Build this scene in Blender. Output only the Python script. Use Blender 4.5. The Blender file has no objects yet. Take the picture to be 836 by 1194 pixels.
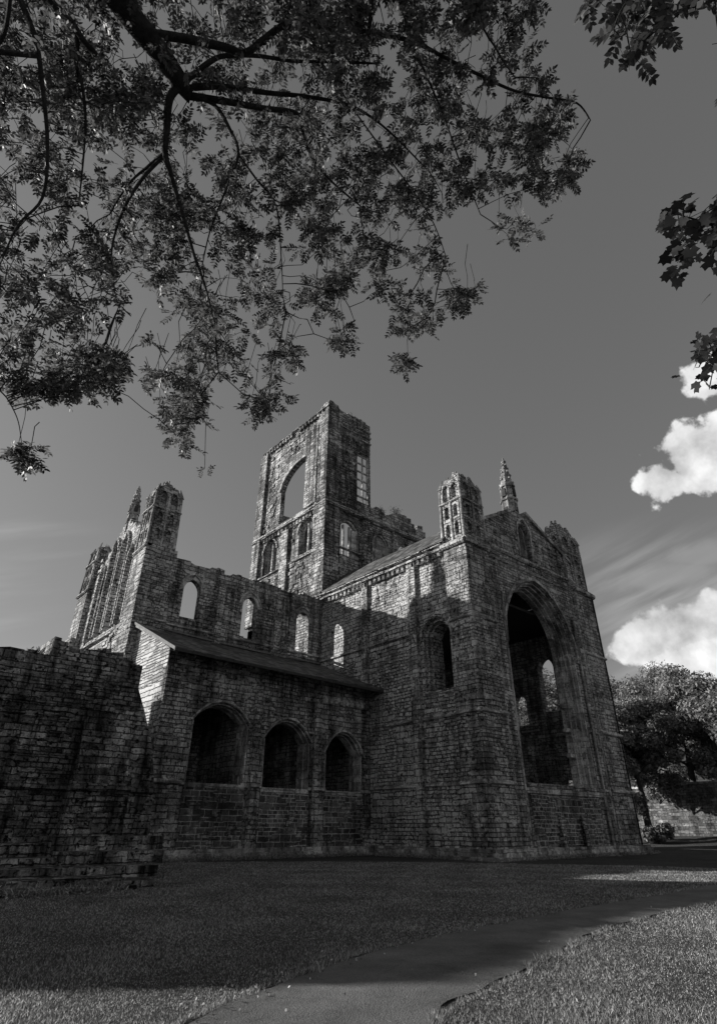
import bpy, bmesh, math, random
import numpy as np
from mathutils import Vector, Matrix
from mathutils.geometry import tessellate_polygon

R = math.radians
scn = bpy.context.scene
COL = scn.collection

# ------------------------------------------------------------------ camera
YAW, PITCH, ROLL, FPX = R(48.85), R(28.93), R(.234), 664.8
CAM = Vector((-22.316, -16.931, 1.2))
fw = Vector((math.cos(YAW)*math.cos(PITCH), math.sin(YAW)*math.cos(PITCH), math.sin(PITCH)))
rt0 = Vector((math.sin(YAW), -math.cos(YAW), 0)); up0 = rt0.cross(fw)
RT = rt0*math.cos(ROLL) + up0*math.sin(ROLL); UP = -rt0*math.sin(ROLL) + up0*math.cos(ROLL)
cd = bpy.data.cameras.new('camera'); cam = bpy.data.objects.new('camera', cd); COL.objects.link(cam)
M = Matrix((RT, UP, -fw)).transposed().to_4x4(); M.translation = CAM
cam.matrix_world = M
cd.sensor_fit = 'VERTICAL'; cd.sensor_height = 36; cd.sensor_width = 36; cd.lens = 36*FPX/1194
cd.clip_start = .05; cd.clip_end = 3000
scn.camera = cam
def ray(u, v): return (fw + RT*((u-418)/FPX) - UP*((v-597)/FPX)).normalized()
def at(u, v, d): return CAM + ray(u, v)*d
def azel(u, v):
    d = ray(u, v); return math.atan2(d.y, d.x), math.asin(d.z)

# ------------------------------------------------------------------ light
SUN = Vector((.78, -1.0, -.41)).normalized()        # direction the light travels
EXPOSURE = 0.36
W = bpy.data.worlds.new('World'); scn.world = W; W.use_nodes = True
nt = W.node_tree; N = nt.nodes; L = nt.links; N.clear()
def node(t, **k):
    n = N.new(t)
    for a, b in k.items(): setattr(n, a, b)
    return n
def mth(op, a, b=None, c=None, clamp=False):
    n = N.new('ShaderNodeMath'); n.operation = op; n.use_clamp = clamp
    for i, x in enumerate((a, b, c)):
        if x is None: continue
        if isinstance(x, (int, float)): n.inputs[i].default_value = x
        else: L.new(x, n.inputs[i])
    return n.outputs[0]
sky = node('ShaderNodeTexSky', sky_type='NISHITA', sun_disc=False)
sky.sun_elevation = math.asin(-SUN.z); sky.sun_rotation = math.atan2(-SUN.x, -SUN.y)
sky.altitude = 100; sky.air_density = 1.0; sky.dust_density = 1.6; sky.ozone_density = 1.0
sep = node('ShaderNodeSeparateColor'); L.new(sky.outputs[0], sep.inputs[0])
# a black-and-white photograph through a warm filter: mostly the red light of the sky
bw = mth('ADD', mth('MULTIPLY', sep.outputs[0], .75), mth('MULTIPLY', sep.outputs[1], .25))
bw = mth('MULTIPLY', mth('POWER', bw, .55), 1.02)
tc = node('ShaderNodeTexCoord')
sx = node('ShaderNodeSeparateXYZ'); L.new(tc.outputs['Generated'], sx.inputs[0])
AZ = mth('ARCTAN2', sx.outputs[1], sx.outputs[0]); EL = mth('ARCSINE', sx.outputs[2])
nz = node('ShaderNodeTexNoise'); nz.inputs['Scale'].default_value = 9; nz.inputs['Detail'].default_value = 9
nz.inputs['Roughness'].default_value = .6
L.new(tc.outputs['Generated'], nz.inputs['Vector'])
nz2 = node('ShaderNodeTexNoise'); nz2.inputs['Scale'].default_value = 22; nz2.inputs['Detail'].default_value = 8
mp = node('ShaderNodeMapping'); mp.inputs['Location'].default_value = (.02, .01, -.02)
L.new(tc.outputs['Generated'], mp.inputs[0]); L.new(mp.outputs[0], nz2.inputs['Vector'])
def blobs(lst):
    out = None
    for (u, v, ru, rv) in lst:
        a0, e0 = azel(u, v); a1, _ = azel(u+ru, v); _, e1 = azel(u, v-rv)
        ra = abs(a1-a0); re = abs(e1-e0)
        dx = mth('DIVIDE', mth('SUBTRACT', AZ, a0), ra); dy = mth('DIVIDE', mth('SUBTRACT', EL, e0), re)
        q = mth('SUBTRACT', 1.0, mth('SQRT', mth('ADD', mth('MULTIPLY', dx, dx), mth('MULTIPLY', dy, dy))))
        out = q if out is None else mth('MAXIMUM', out, q)
    return out
def sstep(x, lo, hi):
    n = N.new('ShaderNodeMapRange'); n.interpolation_type = 'SMOOTHSTEP'
    n.inputs['From Min'].default_value = lo; n.inputs['From Max'].default_value = hi
    L.new(x, n.inputs['Value']); return n.outputs[0]
nn = mth('MULTIPLY', mth('SUBTRACT', nz.outputs[0], .5), 1.7)
nn2 = mth('MULTIPLY', mth('SUBTRACT', nz2.outputs[0], .5), 1.4)
white = blobs([(808, 530, 62, 44), (820, 545, 60, 40), (774, 560, 34, 32), (850, 520, 70, 45), (830, 440, 44, 34), (812, 775, 62, 26), (870, 760, 60, 30)])
grey = blobs([(800, 735, 85, 40), (750, 750, 45, 22), (850, 725, 80, 45)])
mw = sstep(mth('ADD', white, mth('ADD', mth('MULTIPLY', nn, .7), mth('MULTIPLY', nn2, 1.25))), .02, .24)
mg = sstep(mth('ADD', grey, mth('ADD', mth('MULTIPLY', nn, .8), mth('MULTIPLY', nn2, 1.25))), -.08, .2)
# thin streaks of high cloud low in the sky
mp3 = node('ShaderNodeCombineXYZ')
L.new(mth('MULTIPLY', AZ, 2.2), mp3.inputs[0]); L.new(mth('ADD', mth('MULTIPLY', EL, 16), mth('MULTIPLY', AZ, 5)), mp3.inputs[1])
nz3 = node('ShaderNodeTexNoise'); nz3.inputs['Scale'].default_value = 1.3; nz3.inputs['Detail'].default_value = 6
L.new(mp3.outputs[0], nz3.inputs['Vector'])
stre = mth('MULTIPLY', sstep(nz3.outputs[0], .38, .75), sstep(EL, azel(760, 590)[1], azel(760, 680)[1]))
stre = mth('MULTIPLY', stre, sstep(AZ, azel(600, 700)[0], azel(780, 700)[0]))
strl = mth('MULTIPLY', sstep(nz3.outputs[0], .46, .8), sstep(EL, azel(40, 560)[1], azel(40, 640)[1]))
strl = mth('MULTIPLY', strl, sstep(AZ, azel(160, 640)[0], azel(20, 640)[0]))
val = mth('ADD', bw, mth('MULTIPLY', stre, 1.7)); val = mth('ADD', val, mth('MULTIPLY', strl, .7))
def mixv(f, a, b):
    return mth('ADD', mth('MULTIPLY', a, mth('SUBTRACT', 1.0, f)), mth('MULTIPLY', b, f))
gval = mth('MAXIMUM', mth('ADD', 4.3, mth('MULTIPLY', mth('ADD', nn2, nn), 4.6)), 2.0)
wval = mth('ADD', 4.9, mth('MULTIPLY', mth('ADD', nn, nn2), 4.8))
band = blobs([(780, 672, 95, 20), (835, 645, 80, 22)])
mb = mth('MULTIPLY', sstep(mth('ADD', band, mth('MULTIPLY', mth('ADD', nn, nn2), .5)), .0, .7), .6)
val = mixv(mb, val, 2.3)
val = mixv(mg, val, gval); val = mixv(mw, val, mth('MAXIMUM', wval, 2.6))
cc = node('ShaderNodeCombineColor')
for i in range(3): L.new(val, cc.inputs[i])
bg = node('ShaderNodeBackground'); bg.inputs['Strength'].default_value = .12
L.new(cc.outputs[0], bg.inputs[0])
wo = node('ShaderNodeOutputWorld'); L.new(bg.outputs[0], wo.inputs[0])

sl = bpy.data.lights.new('sun', 'SUN'); sl.energy = 5.0; sl.angle = R(.6); sl.color = (1, .985, .96)
so = bpy.data.objects.new('sun', sl); COL.objects.link(so)
so.rotation_euler = SUN.to_track_quat('-Z', 'Y').to_euler(); so.location = (-60, 50, 40)
vs = scn.view_settings; vs.view_transform = 'Standard'; vs.look = 'None'; vs.exposure = EXPOSURE; vs.gamma = 1; vs.use_curve_mapping = False
scn.render.film_transparent = False

# ------------------------------------------------------------------ materials
class G:
    def __init__(s, name):
        s.m = bpy.data.materials.new(name); s.m.use_nodes = True
        s.n = s.m.node_tree.nodes; s.l = s.m.node_tree.links; s.n.clear()
        s.out = s.n.new('ShaderNodeOutputMaterial')
    def node(s, t, **k):
        n = s.n.new(t)
        for a, b in k.items():
            if a in n.inputs.keys(): n.inputs[a].default_value = b
            else: setattr(n, a, b)
        return n
    def math(s, op, a, b=None, c=None, clamp=False):
        n = s.n.new('ShaderNodeMath'); n.operation = op; n.use_clamp = clamp
        for i, x in enumerate((a, b, c)):
            if x is None: continue
            if isinstance(x, (int, float)): n.inputs[i].default_value = x
            else: s.l.new(x, n.inputs[i])
        return n.outputs[0]
    def noise(s, vec, scale, detail=5, rough=.55):
        n = s.n.new('ShaderNodeTexNoise'); n.inputs['Scale'].default_value = scale
        n.inputs['Detail'].default_value = detail; n.inputs['Roughness'].default_value = rough
        if vec is not None: s.l.new(vec, n.inputs['Vector'])
        return n.outputs[0]
    def rng(s, x, lo, hi, a=0., b=1.):
        n = s.n.new('ShaderNodeMapRange'); n.inputs['From Min'].default_value = lo; n.inputs['From Max'].default_value = hi
        n.inputs['To Min'].default_value = a; n.inputs['To Max'].default_value = b
        s.l.new(x, n.inputs['Value']); return n.outputs[0]
    def mapv(s, vec, scale=(1, 1, 1)):
        n = s.n.new('ShaderNodeMapping'); n.inputs['Scale'].default_value = scale; s.l.new(vec, n.inputs[0]); return n.outputs[0]
    def finish(s, val, bump=None, rough=.9, dist=.03, strength=.8, spec=.2):
        b = s.n.new('ShaderNodeBsdfPrincipled'); b.inputs['Roughness'].default_value = rough
        b.inputs['Specular IOR Level'].default_value = spec
        if isinstance(val, (int, float)): b.inputs['Base Color'].default_value = (val, val, val, 1)
        else:
            c = s.n.new('ShaderNodeCombineColor')
            for i in range(3): s.l.new(val, c.inputs[i])
            s.l.new(c.outputs[0], b.inputs['Base Color'])
        if bump is not None:
            bp = s.n.new('ShaderNodeBump'); bp.inputs['Strength'].default_value = strength; bp.inputs['Distance'].default_value = dist
            s.l.new(bump, bp.inputs['Height']); s.l.new(bp.outputs[0], b.inputs['Normal'])
        s.l.new(b.outputs[0], s.out.inputs[0]); return s.m

def stone(name, lo=.07, hi=.30, mortar=.05, row=.2, width=.36, msize=.02, soot=.75, streak=.5, dist=.05, pit=.5, warp=.04, rag=.022):
    """coursed weathered stone: ragged joints, every block its own tone, decayed blocks, soot and run-off streaks"""
    g = G(name)
    uv = g.node('ShaderNodeUVMap').outputs[0]
    ob = g.node('ShaderNodeTexCoord').outputs['Object']
    def shake(vec, scale, amp):
        wn = g.node('ShaderNodeTexNoise'); wn.inputs['Scale'].default_value = scale; wn.inputs['Detail'].default_value = 3
        g.l.new(uv, wn.inputs['Vector'])
        va = g.node('ShaderNodeVectorMath', operation='SUBTRACT'); g.l.new(wn.outputs['Color'], va.inputs[0]); va.inputs[1].default_value = (.5, .5, .5)
        vb = g.node('ShaderNodeVectorMath', operation='MULTIPLY_ADD'); g.l.new(va.outputs[0], vb.inputs[0])
        vb.inputs[1].default_value = amp; g.l.new(vec, vb.inputs[2]); return vb.outputs[0]
    v1 = shake(shake(uv, .9, (warp*5, warp*2.2, 0)), 9., (rag*4, rag*4, 0))
    def brick(w, r, ms, off):
        b = g.node('ShaderNodeTexBrick'); b.offset = off; b.squash = 1.6; b.squash_frequency = 3; b.offset_frequency = 2
        b.inputs['Scale'].default_value = 1; b.inputs['Brick Width'].default_value = w; b.inputs['Row Height'].default_value = r
        b.inputs['Mortar Size'].default_value = ms; b.inputs['Mortar Smooth'].default_value = .6; b.inputs['Bias'].default_value = 0
        b.inputs['Color1'].default_value = (0, 0, 0, 1); b.inputs['Color2'].default_value = (1, 1, 1, 1); b.inputs['Mortar'].default_value = (.4, .4, .4, 1)
        g.l.new(v1, b.inputs['Vector']); return b
    A, B = brick(width, row, msize, .5), brick(width*1.55, row*1.35, msize, .37)
    sel = g.rng(g.noise(uv, .45, 2, .5), .49, .51)
    Cc = brick(width*2.1, row*1.8, msize*.9, .42); sel2 = g.rng(g.noise(g.mapv(uv, (1, 2.2, 1)), .33, 2, .5), .545, .56)
    tone = mixn(g, sel, A.outputs['Color'], B.outputs['Color']); mort = mixn(g, sel, A.outputs['Fac'], B.outputs['Fac'])
    tone = mixn(g, sel2, tone, Cc.outputs['Color']); mort = mixn(g, sel2, mort, Cc.outputs['Fac'])
    n1 = g.noise(ob, .38, 5, .62); n2 = g.noise(ob, 2.6, 6, .68); n3 = g.noise(ob, 19, 6, .8)
    st = g.noise(g.mapv(ob, (1.9, 1.9, .15)), 1.3, 6, .68)
    v = g.rng(g.math('POWER', tone, 1.2), 0, 1, lo, hi)
    v = g.math('MULTIPLY', v, g.rng(n2, .28, .72, .72, 1.28))
    v = g.math('MULTIPLY', v, g.rng(n3, .3, .7, 1-pit, 1+pit))
    v = g.math('MULTIPLY', v, g.rng(g.noise(ob, 7.5, 4, .6), .36, .46, 1-pit*1.15, 1.0))
    v = mixn(g, g.math('MULTIPLY', mort, g.rng(n2, .3, .6, .55, 1.0)), v, g.math('MULTIPLY', g.rng(n3, .3, .7, .5, 1.5), mortar))
    v = g.math('MULTIPLY', v, g.rng(n1, .38, .62, 1-soot*.8, 1.25)); v = g.math('MULTIPLY', v, g.rng(st, .38, .62, 1-streak, 1.2))
    v = g.math('MULTIPLY', v, g.rng(g.noise(ob, 1.3, 6, .7), .54, .68, 1.0, 1.75))
    n = g.math('MINIMUM', g.math('MAXIMUM', v, .012), .75)
    h = g.math('MULTIPLY', g.math('SUBTRACT', 1.0, mort), .8)
    h = g.math('ADD', h, g.math('MULTIPLY', tone, .6))
    h = g.math('ADD', h, g.math('MULTIPLY', n3, .9)); h = g.math('ADD', h, g.math('MULTIPLY', n2, .8))
    return g.finish(n, h, .95, dist, 1.0, .1)
def mixn(g, f, a, b):
    if isinstance(a, (int, float)): a_ = a
    return g.math('ADD', g.math('MULTIPLY', a, g.math('SUBTRACT', 1.0, f)), g.math('MULTIPLY', b, f))

MS = stone('ashlar', .32, .86, .07, row=.17, width=.29, msize=.024, soot=.6, streak=.62, pit=.75, dist=.08)
MSL = stone('sunlit_ashlar', .36, .95, .04, row=.17, width=.28, msize=.028, soot=.35, streak=.4, pit=.85, dist=.08)  # less sooty ashlar, with sunlit brightness raised into its tone
MT = stone('tower_stone', .28, .88, .03, row=.19, width=.33, msize=.03, soot=.75, streak=.7, pit=.8, dist=.08)
MC = stone('chapel_stone', .3, .78, .08, row=.18, width=.31, msize=.026, soot=.7, streak=.7, pit=.75, dist=.08)
MR = stone('ruin_stone', .24, .72, .05, row=.14, width=.3, msize=.02, soot=.75, streak=.9, warp=.03, pit=.85, dist=.1)
MI = stone('infill_masonry', .08, .26, .75, row=.17, width=.28, msize=.024, soot=.6, streak=.4, rag=.012)
MD = stone('moulded_stone', .34, .78, .1, row=.3, width=.42, msize=.012, soot=.7, streak=.6, dist=.03)
MLT = stone('thin_course_stone', .3, .8, .015, row=.13, width=.9, msize=.03, soot=.2, streak=.2, pit=.4, rag=.01)
MB = stone('sun_patch_stone', .8, 1.3, .2, row=.17, width=.28, soot=.1, streak=.2, pit=.4)  # unused pale stone that stood in for a patch of sun
MW = stone('garden_wall_stone', .1, .28, .06, row=.2, width=.4, soot=.5, streak=.4, pit=.6)

def slate(name, lo, hi, row=.3, width=.28):
    g = G(name); uv = g.node('ShaderNodeUVMap').outputs[0]
    b = g.node('ShaderNodeTexBrick'); b.inputs['Scale'].default_value = 1; b.inputs['Brick Width'].default_value = width; b.inputs['Row Height'].default_value = row
    b.inputs['Mortar Size'].default_value = .012; b.inputs['Color1'].default_value = (0, 0, 0, 1); b.inputs['Color2'].default_value = (1, 1, 1, 1); b.inputs['Mortar'].default_value = (0, 0, 0, 1)
    g.l.new(uv, b.inputs['Vector'])
    ob = g.node('ShaderNodeTexCoord').outputs['Object']
    v = g.math('MULTIPLY', g.rng(b.outputs['Color'], 0, 1, lo, hi), g.rng(g.noise(ob, 1.5, 5, .6), .3, .7, .5, 1.5))
    v = g.math('MULTIPLY', v, g.rng(b.outputs['Fac'], 0, 1, 1, .3))
    return g.finish(v, g.math('ADD', g.math('MULTIPLY', b.outputs['Color'], 1.4), g.math('SUBTRACT', 1.0, b.outputs['Fac'])), .7, .06, 1., .3)
MSL1 = slate('slate_roof', .02, .17, .32, .34); MSL2 = slate('stone_slate_roof', .03, .16, .32, .36)
def plain(name, v, rough=.8, sc=6, var=.4, spec=.2):
    g = G(name); ob = g.node('ShaderNodeTexCoord').outputs['Object']
    n = g.noise(ob, sc, 5, .6)
    return g.finish(g.math('MULTIPLY', g.rng(n, .3, .7, 1-var, 1+var), v), n, rough, .01, .5, spec)
MLEAD = plain('lead_flashing', .17); MBLACK = plain('gutter_niche_dark', .05); MDARK = plain('shaded_plaster', .03)

def grassmat():
    g = G('lawn'); ob = g.node('ShaderNodeTexCoord').outputs['Object']
    a = g.noise(ob, .5, 5, .6); b = g.noise(ob, 9, 6, .7); c = g.noise(ob, 45, 4, .7)
    v = g.math('MULTIPLY', g.rng(a, .3, .7, .7, 1.3), g.rng(b, .3, .7, .55, 1.45))
    v = g.math('MULTIPLY', v, g.rng(c, .3, .7, .5, 1.5))
    return g.finish(g.math('MULTIPLY', v, .085), g.math('ADD', c, b), .95, .05, 1, .1)
MG = grassmat()
def bladem():
    g = G('grass_blades'); oi = g.node('ShaderNodeNewGeometry')
    ob = g.node('ShaderNodeTexCoord').outputs['Object']
    v = g.math('MULTIPLY', g.rng(g.math('POWER', oi.outputs['Random Per Island'], 2.0), 0, 1, .13, .72), g.rng(g.noise(ob, .8, 4, .6), .3, .7, .7, 1.3))
    c = g.node('ShaderNodeCombineColor')
    for i in range(3): g.l.new(v, c.inputs[i])
    d = g.node('ShaderNodeBsdfDiffuse'); t = g.node('ShaderNodeBsdfTranslucent'); m = g.node('ShaderNodeMixShader'); m.inputs[0].default_value = .35
    g.l.new(c.outputs[0], d.inputs[0]); g.l.new(c.outputs[0], t.inputs[0]); g.l.new(d.outputs[0], m.inputs[1]); g.l.new(t.outputs[0], m.inputs[2])
    g.l.new(m.outputs[0], g.out.inputs[0]); return g.m
MGB = bladem()
def pathm():
    g = G('tarmac_path'); ob = g.node('ShaderNodeTexCoord').outputs['Object']
    v = g.math('MULTIPLY', g.rng(g.noise(ob, 1.1, 6, .65), .3, .7, .6, 1.35), g.rng(g.noise(ob, 60, 3, .7), .3, .7, .6, 1.4))
    vo = g.node('ShaderNodeTexVoronoi'); vo.feature = 'DISTANCE_TO_EDGE'; vo.inputs['Scale'].default_value = .8
    wn = g.node('ShaderNodeTexNoise'); wn.inputs['Scale'].default_value = 2.5; wn.inputs['Detail'].default_value = 6; g.l.new(ob, wn.inputs['Vector'])
    mx = g.node('ShaderNodeVectorMath', operation='MULTIPLY_ADD'); g.l.new(wn.outputs['Color'], mx.inputs[0]); mx.inputs[1].default_value = (.9, .9, 0); g.l.new(ob, mx.inputs[2]); g.l.new(mx.outputs[0], vo.inputs['Vector'])
    v = g.math('MULTIPLY', v, g.rng(vo.outputs['Distance'], .0, .012, .8, 1.0))
    return g.finish(g.math('MINIMUM', g.math('MULTIPLY', v, .145), .3), g.math('ADD', g.noise(ob, 80, 3), g.noise(ob, 6, 4)), .9, .015, .9, .25)
MP = pathm()
def leafm(name, lo, hi, tr=.35, rough=.5):
    g = G(name); oi = g.node('ShaderNodeNewGeometry')
    v = g.rng(oi.outputs['Random Per Island'], 0, 1, lo, hi)
    c = g.node('ShaderNodeCombineColor')
    for i in range(3): g.l.new(v, c.inputs[i])
    d = g.node('ShaderNodeBsdfPrincipled'); d.inputs['Roughness'].default_value = rough; d.inputs['Specular IOR Level'].default_value = .35
    t = g.node('ShaderNodeBsdfTranslucent'); m = g.node('ShaderNodeMixShader'); m.inputs[0].default_value = tr
    g.l.new(c.outputs[0], d.inputs[0]); g.l.new(c.outputs[0], t.inputs[0]); g.l.new(d.outputs[0], m.inputs[1]); g.l.new(t.outputs[0], m.inputs[2])
    g.l.new(m.outputs[0], g.out.inputs[0]); return g.m
ML = leafm('compound_leaves', .02, .25, .42); ML2 = leafm('lobed_leaves', .03, .16, .35); MLB = leafm('far_foliage', .05, .42, .4, .6)
MLD = leafm('dark_foliage', .05, .34, .35, .6)
def barkm():
    g = G('bark'); ob = g.node('ShaderNodeTexCoord').outputs['Object']
    n = g.noise(g.mapv(ob, (1, 1, .4)), 14, 6, .7)
    return g.finish(g.rng(n, .3, .7, .02, .08), n, .95, .03, 1, .1)
MBK = barkm()

# ------------------------------------------------------------------ object helpers
def props(o, label=None, cat=None, group=None, kind=None):
    if label: o['label'] = label
    if cat: o['category'] = cat
    if group: o['group'] = group
    if kind: o['kind'] = kind
    return o
def thing(name, loc, label, cat, group=None):
    o = bpy.data.objects.new(name, None); COL.objects.link(o); o.location = loc; o.empty_display_size = .3
    return props(o, label, cat, group)
def worldloc(o):
    v = Vector(o.location)
    return v
def link(name, me, mat, parent=None, root=(0, 0, 0)):
    o = bpy.data.objects.new(name, me); COL.objects.link(o)
    if mat: me.materials.append(mat)
    if parent is not None:
        o.parent = parent
        # geometry is written in world metres: undo the root's offset once
        if parent.parent is None: o.matrix_parent_inverse = Matrix.Translation(-Vector(parent.location))
    return o
def boxuv(me):
    nl = len(me.loops); co = np.empty(len(me.vertices)*3); me.vertices.foreach_get('co', co); co = co.reshape(-1, 3)
    vi = np.empty(nl, int); me.loops.foreach_get('vertex_index', vi)
    npoly = len(me.polygons); nor = np.empty(npoly*3); me.polygons.foreach_get('normal', nor); nor = np.abs(nor.reshape(-1, 3))
    tot = np.empty(npoly, int); me.polygons.foreach_get('loop_total', tot)
    ax = np.repeat(nor.argmax(1), tot); c = co[vi]
    uv = np.where((ax == 0)[:, None], c[:, [1, 2]], np.where((ax == 1)[:, None], c[:, [0, 2]], c[:, [0, 1]]))
    lay = me.uv_layers.new(name='UVMap'); lay.data.foreach_set('uv', uv.astype(np.float32).ravel())
class MBd:
    def __init__(s): s.v = []; s.f = []
    def add(s, vs, fs):
        o = len(s.v); s.v += [tuple(x) for x in vs]; s.f += [tuple(i+o for i in f) for f in fs]
    def box(s, x0, x1, y0, y1, z0, z1, top=None):
        # top: inset (dx,dy) of the top face
        a, b = top or (0, 0)
        s.add([(x0, y0, z0), (x1, y0, z0), (x1, y1, z0), (x0, y1, z0), (x0+a, y0+b, z1), (x1-a, y0+b, z1), (x1-a, y1-b, z1), (x0+a, y1-b, z1)],
              [(0, 3, 2, 1), (4, 5, 6, 7), (0, 1, 5, 4), (1, 2, 6, 5), (2, 3, 7, 6), (3, 0, 4, 7)])
    def prism(s, ax, val, outline, holes, d0, d1):
        """slab in the plane ax=val, from depth d0 to d1 behind the face; outline/holes in (along, z)"""
        loops = [outline]+list(holes)
        vl = [[Vector((p[0], p[1], 0)) for p in lp] for lp in loops]
        tris = tessellate_polygon(vl)
        flat = [p for lp in loops for p in lp]; n = len(flat)
        def P(p, d): return (p[0], val+d, p[1]) if ax == 'y' else (val+d, p[0], p[1])
        o = len(s.v)
        s.v += [P(p, d0) for p in flat]+[P(p, d1) for p in flat]
        for t in tris:
            a, b, c = [Vector(flat[i]+(0,)) if len(flat[i]) == 2 else Vector(flat[i]) for i in t]
            cr = (b-a).cross(c-a).z
            if abs(cr) < 1e-9: continue
            # outward = -axis at d0.   y-plane: (x,z) ccw seen from -y is x right, z up -> normal -y ; x-plane: seen from -x, y goes left
            ccw = cr > 0
            t = tuple(t)
            fr = t if (ccw == (ax == 'y')) else t[::-1]
            s.f.append(tuple(i+o for i in fr)); s.f.append(tuple(i+o+n for i in fr[::-1]))
        k = 0
        for li, lp in enumerate(loops):
            area = sum(lp[i][0]*lp[(i+1) % len(lp)][1]-lp[(i+1) % len(lp)][0]*lp[i][1] for i in range(len(lp)))
            for i in range(len(lp)):
                a, b = k+i, k+(i+1) % len(lp)
                q = (a+o, a+o+n, b+o+n, b+o)
                flip = (area > 0) == (li == 0)
                if (ax == 'y') != flip: q = q[::-1]
                s.f.append(q)
            k += len(lp)
    def tube(s, pts, rad, seg=8):
        pts = [Vector(p) for p in pts]; o = len(s.v)
        for i, p in enumerate(pts):
            d = (pts[min(i+1, len(pts)-1)]-pts[max(i-1, 0)]).normalized()
            a = d.cross(Vector((0, 0, 1)));
            if a.length < .05: a = d.cross(Vector((1, 0, 0)))
            a.normalize(); b = d.cross(a); r = rad[i] if hasattr(rad, '__len__') else rad
            for k in range(seg):
                t = 2*math.pi*k/seg; s.v.append(tuple(p+a*math.cos(t)*r+b*math.sin(t)*r))
        for i in range(len(pts)-1):
            for k in range(seg):
                k2 = (k+1) % seg; s.f.append((o+i*seg+k, o+i*seg+k2, o+(i+1)*seg+k2, o+(i+1)*seg+k))
        s.f.append(tuple(o+k for k in range(seg))[::-1]); s.f.append(tuple(o+(len(pts)-1)*seg+k for k in range(seg)))
    def cone(s, x, y, z0, z1, r0, r1, seg=8, rot=0):
        o = len(s.v)
        for z, r in ((z0, r0), (z1, r1)):
            for k in range(seg):
                t = 2*math.pi*k/seg+rot; s.v.append((x+r*math.cos(t), y+r*math.sin(t), z))
        for k in range(seg):
            k2 = (k+1) % seg; s.f.append((o+k, o+k2, o+seg+k2, o+seg+k))
        s.f.append(tuple(o+k for k in range(seg))[::-1]); s.f.append(tuple(o+seg+k for k in range(seg)))
    def build(s, name, mat, parent=None, smooth=False):
        me = bpy.data.meshes.new(name); me.from_pydata(s.v, [], s.f); me.update()
        if smooth: me.polygons.foreach_set('use_smooth', [True]*len(me.polygons))
        boxuv(me)
        return link(name, me, mat, parent)
class Runs:
    """like MBd, but every run or box added becomes a mesh object of its own"""
    def __init__(s): s.items = []
    def new(s): q = MBd(); s.items.append(q); return q
    def box(s, *a, **k): s.new().box(*a, **k)
    def tube(s, *a, **k): s.new().tube(*a, **k)
    def prism(s, *a, **k): s.new().prism(*a, **k)
    def build(s, name, mat, parent=None):
        for q in s.items: o = q.build(name, mat, parent)
        return o
rng = random.Random(7)

def arch(c, hw, zs, za, n=9):
    """points of a pointed (or round) arch from +side spring over the apex to -side spring"""
    rise = za-zs
    if rise < hw*.98:
        return [(c+hw*math.cos(math.pi*i/(2*n)), zs+rise*(1-abs(math.cos(math.pi*i/(2*n)))**2.2)) for i in range(2*n+1)]
    Rr = (hw*hw+rise*rise)/(2*hw); off = Rr-hw
    out = []
    a1 = math.atan2(rise, off) if off > 0 else math.atan2(rise, off)
    for i in range(n+1):
        t = a1*i/n; out.append((c-off+Rr*math.cos(t), zs+Rr*math.sin(t)))
    left = [(2*c-p[0], p[1]) for p in out[::-1]]
    return out+left[1:]
def opening(c, hw, sill, zs, za, n=9): return [(c-hw, sill), (c+hw, sill)]+arch(c, hw, zs, za, n)
def ragged(a0, a1, z, amp=.25, step=.4, rg=rng):
    """stepped broken wall head from a0 to a1; z number or list of (a,z)"""
    def zf(a):
        if isinstance(z, (int, float)): return z
        for (p, q) in zip(z[:-1], z[1:]):
            if min(p[0], q[0]) <= a <= max(p[0], q[0]) and p[0] != q[0]: return p[1]+(q[1]-p[1])*(a-p[0])/(q[0]-p[0])
        return z[-1][1]
    out = []; a = a0; sg = 1 if a1 > a0 else -1; drift = 0
    while (a1-a)*sg > 1e-6:
        b = a+sg*step*rg.uniform(.5, 1.6)
        if (a1-b)*sg < step*.3: b = a1
        drift = drift*.6+rg.uniform(-amp, amp)*.6
        h = zf((a+b)/2)+drift
        out.append((a+sg*.001, h+rg.uniform(-.04, .04))); out.append((b-sg*.004, h+rg.uniform(-.04, .04)))
        a = b
    return out
def rough_string(m, ax, val, a0, a1, z, h=.16, p=.14, seg=1.1, back=.02, rg=rng):
    """projecting string course: short lengths of worn moulding, chamfered on top"""
    if isinstance(m, Runs): m = m.new()
    a = a0
    while a < a1-1e-3:
        b = min(a1, a+seg*rg.uniform(.6, 1.3))
        if a1-b < .2: b = a1
        q = p*rg.uniform(.8, 1.1); dz = rg.uniform(-.012, .012)
        if rg.random() < .05: q *= .35
        pr = [(-q, z-h*.35+dz), (-q, z+h*.1+dz), (-.01, z+h*.65+dz), (back, z+h*.65+dz), (back, z-h*.6+dz), (-q*.45, z-h*.6+dz)]
        vs = []
        for t in (a+.002, b-.002):
            for (d, zz) in pr: vs.append((t, val+d, zz) if ax == 'y' else (val+d, t, zz))
        n = len(pr); fs = [tuple(range(n)), tuple(range(2*n-1, n-1, -1))]+[(i, n+i, n+(i+1) % n, (i+1) % n) for i in range(n)]
        if ax == 'x': fs = [f[::-1] for f in fs]
        m.add(vs, fs); a = b
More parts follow.
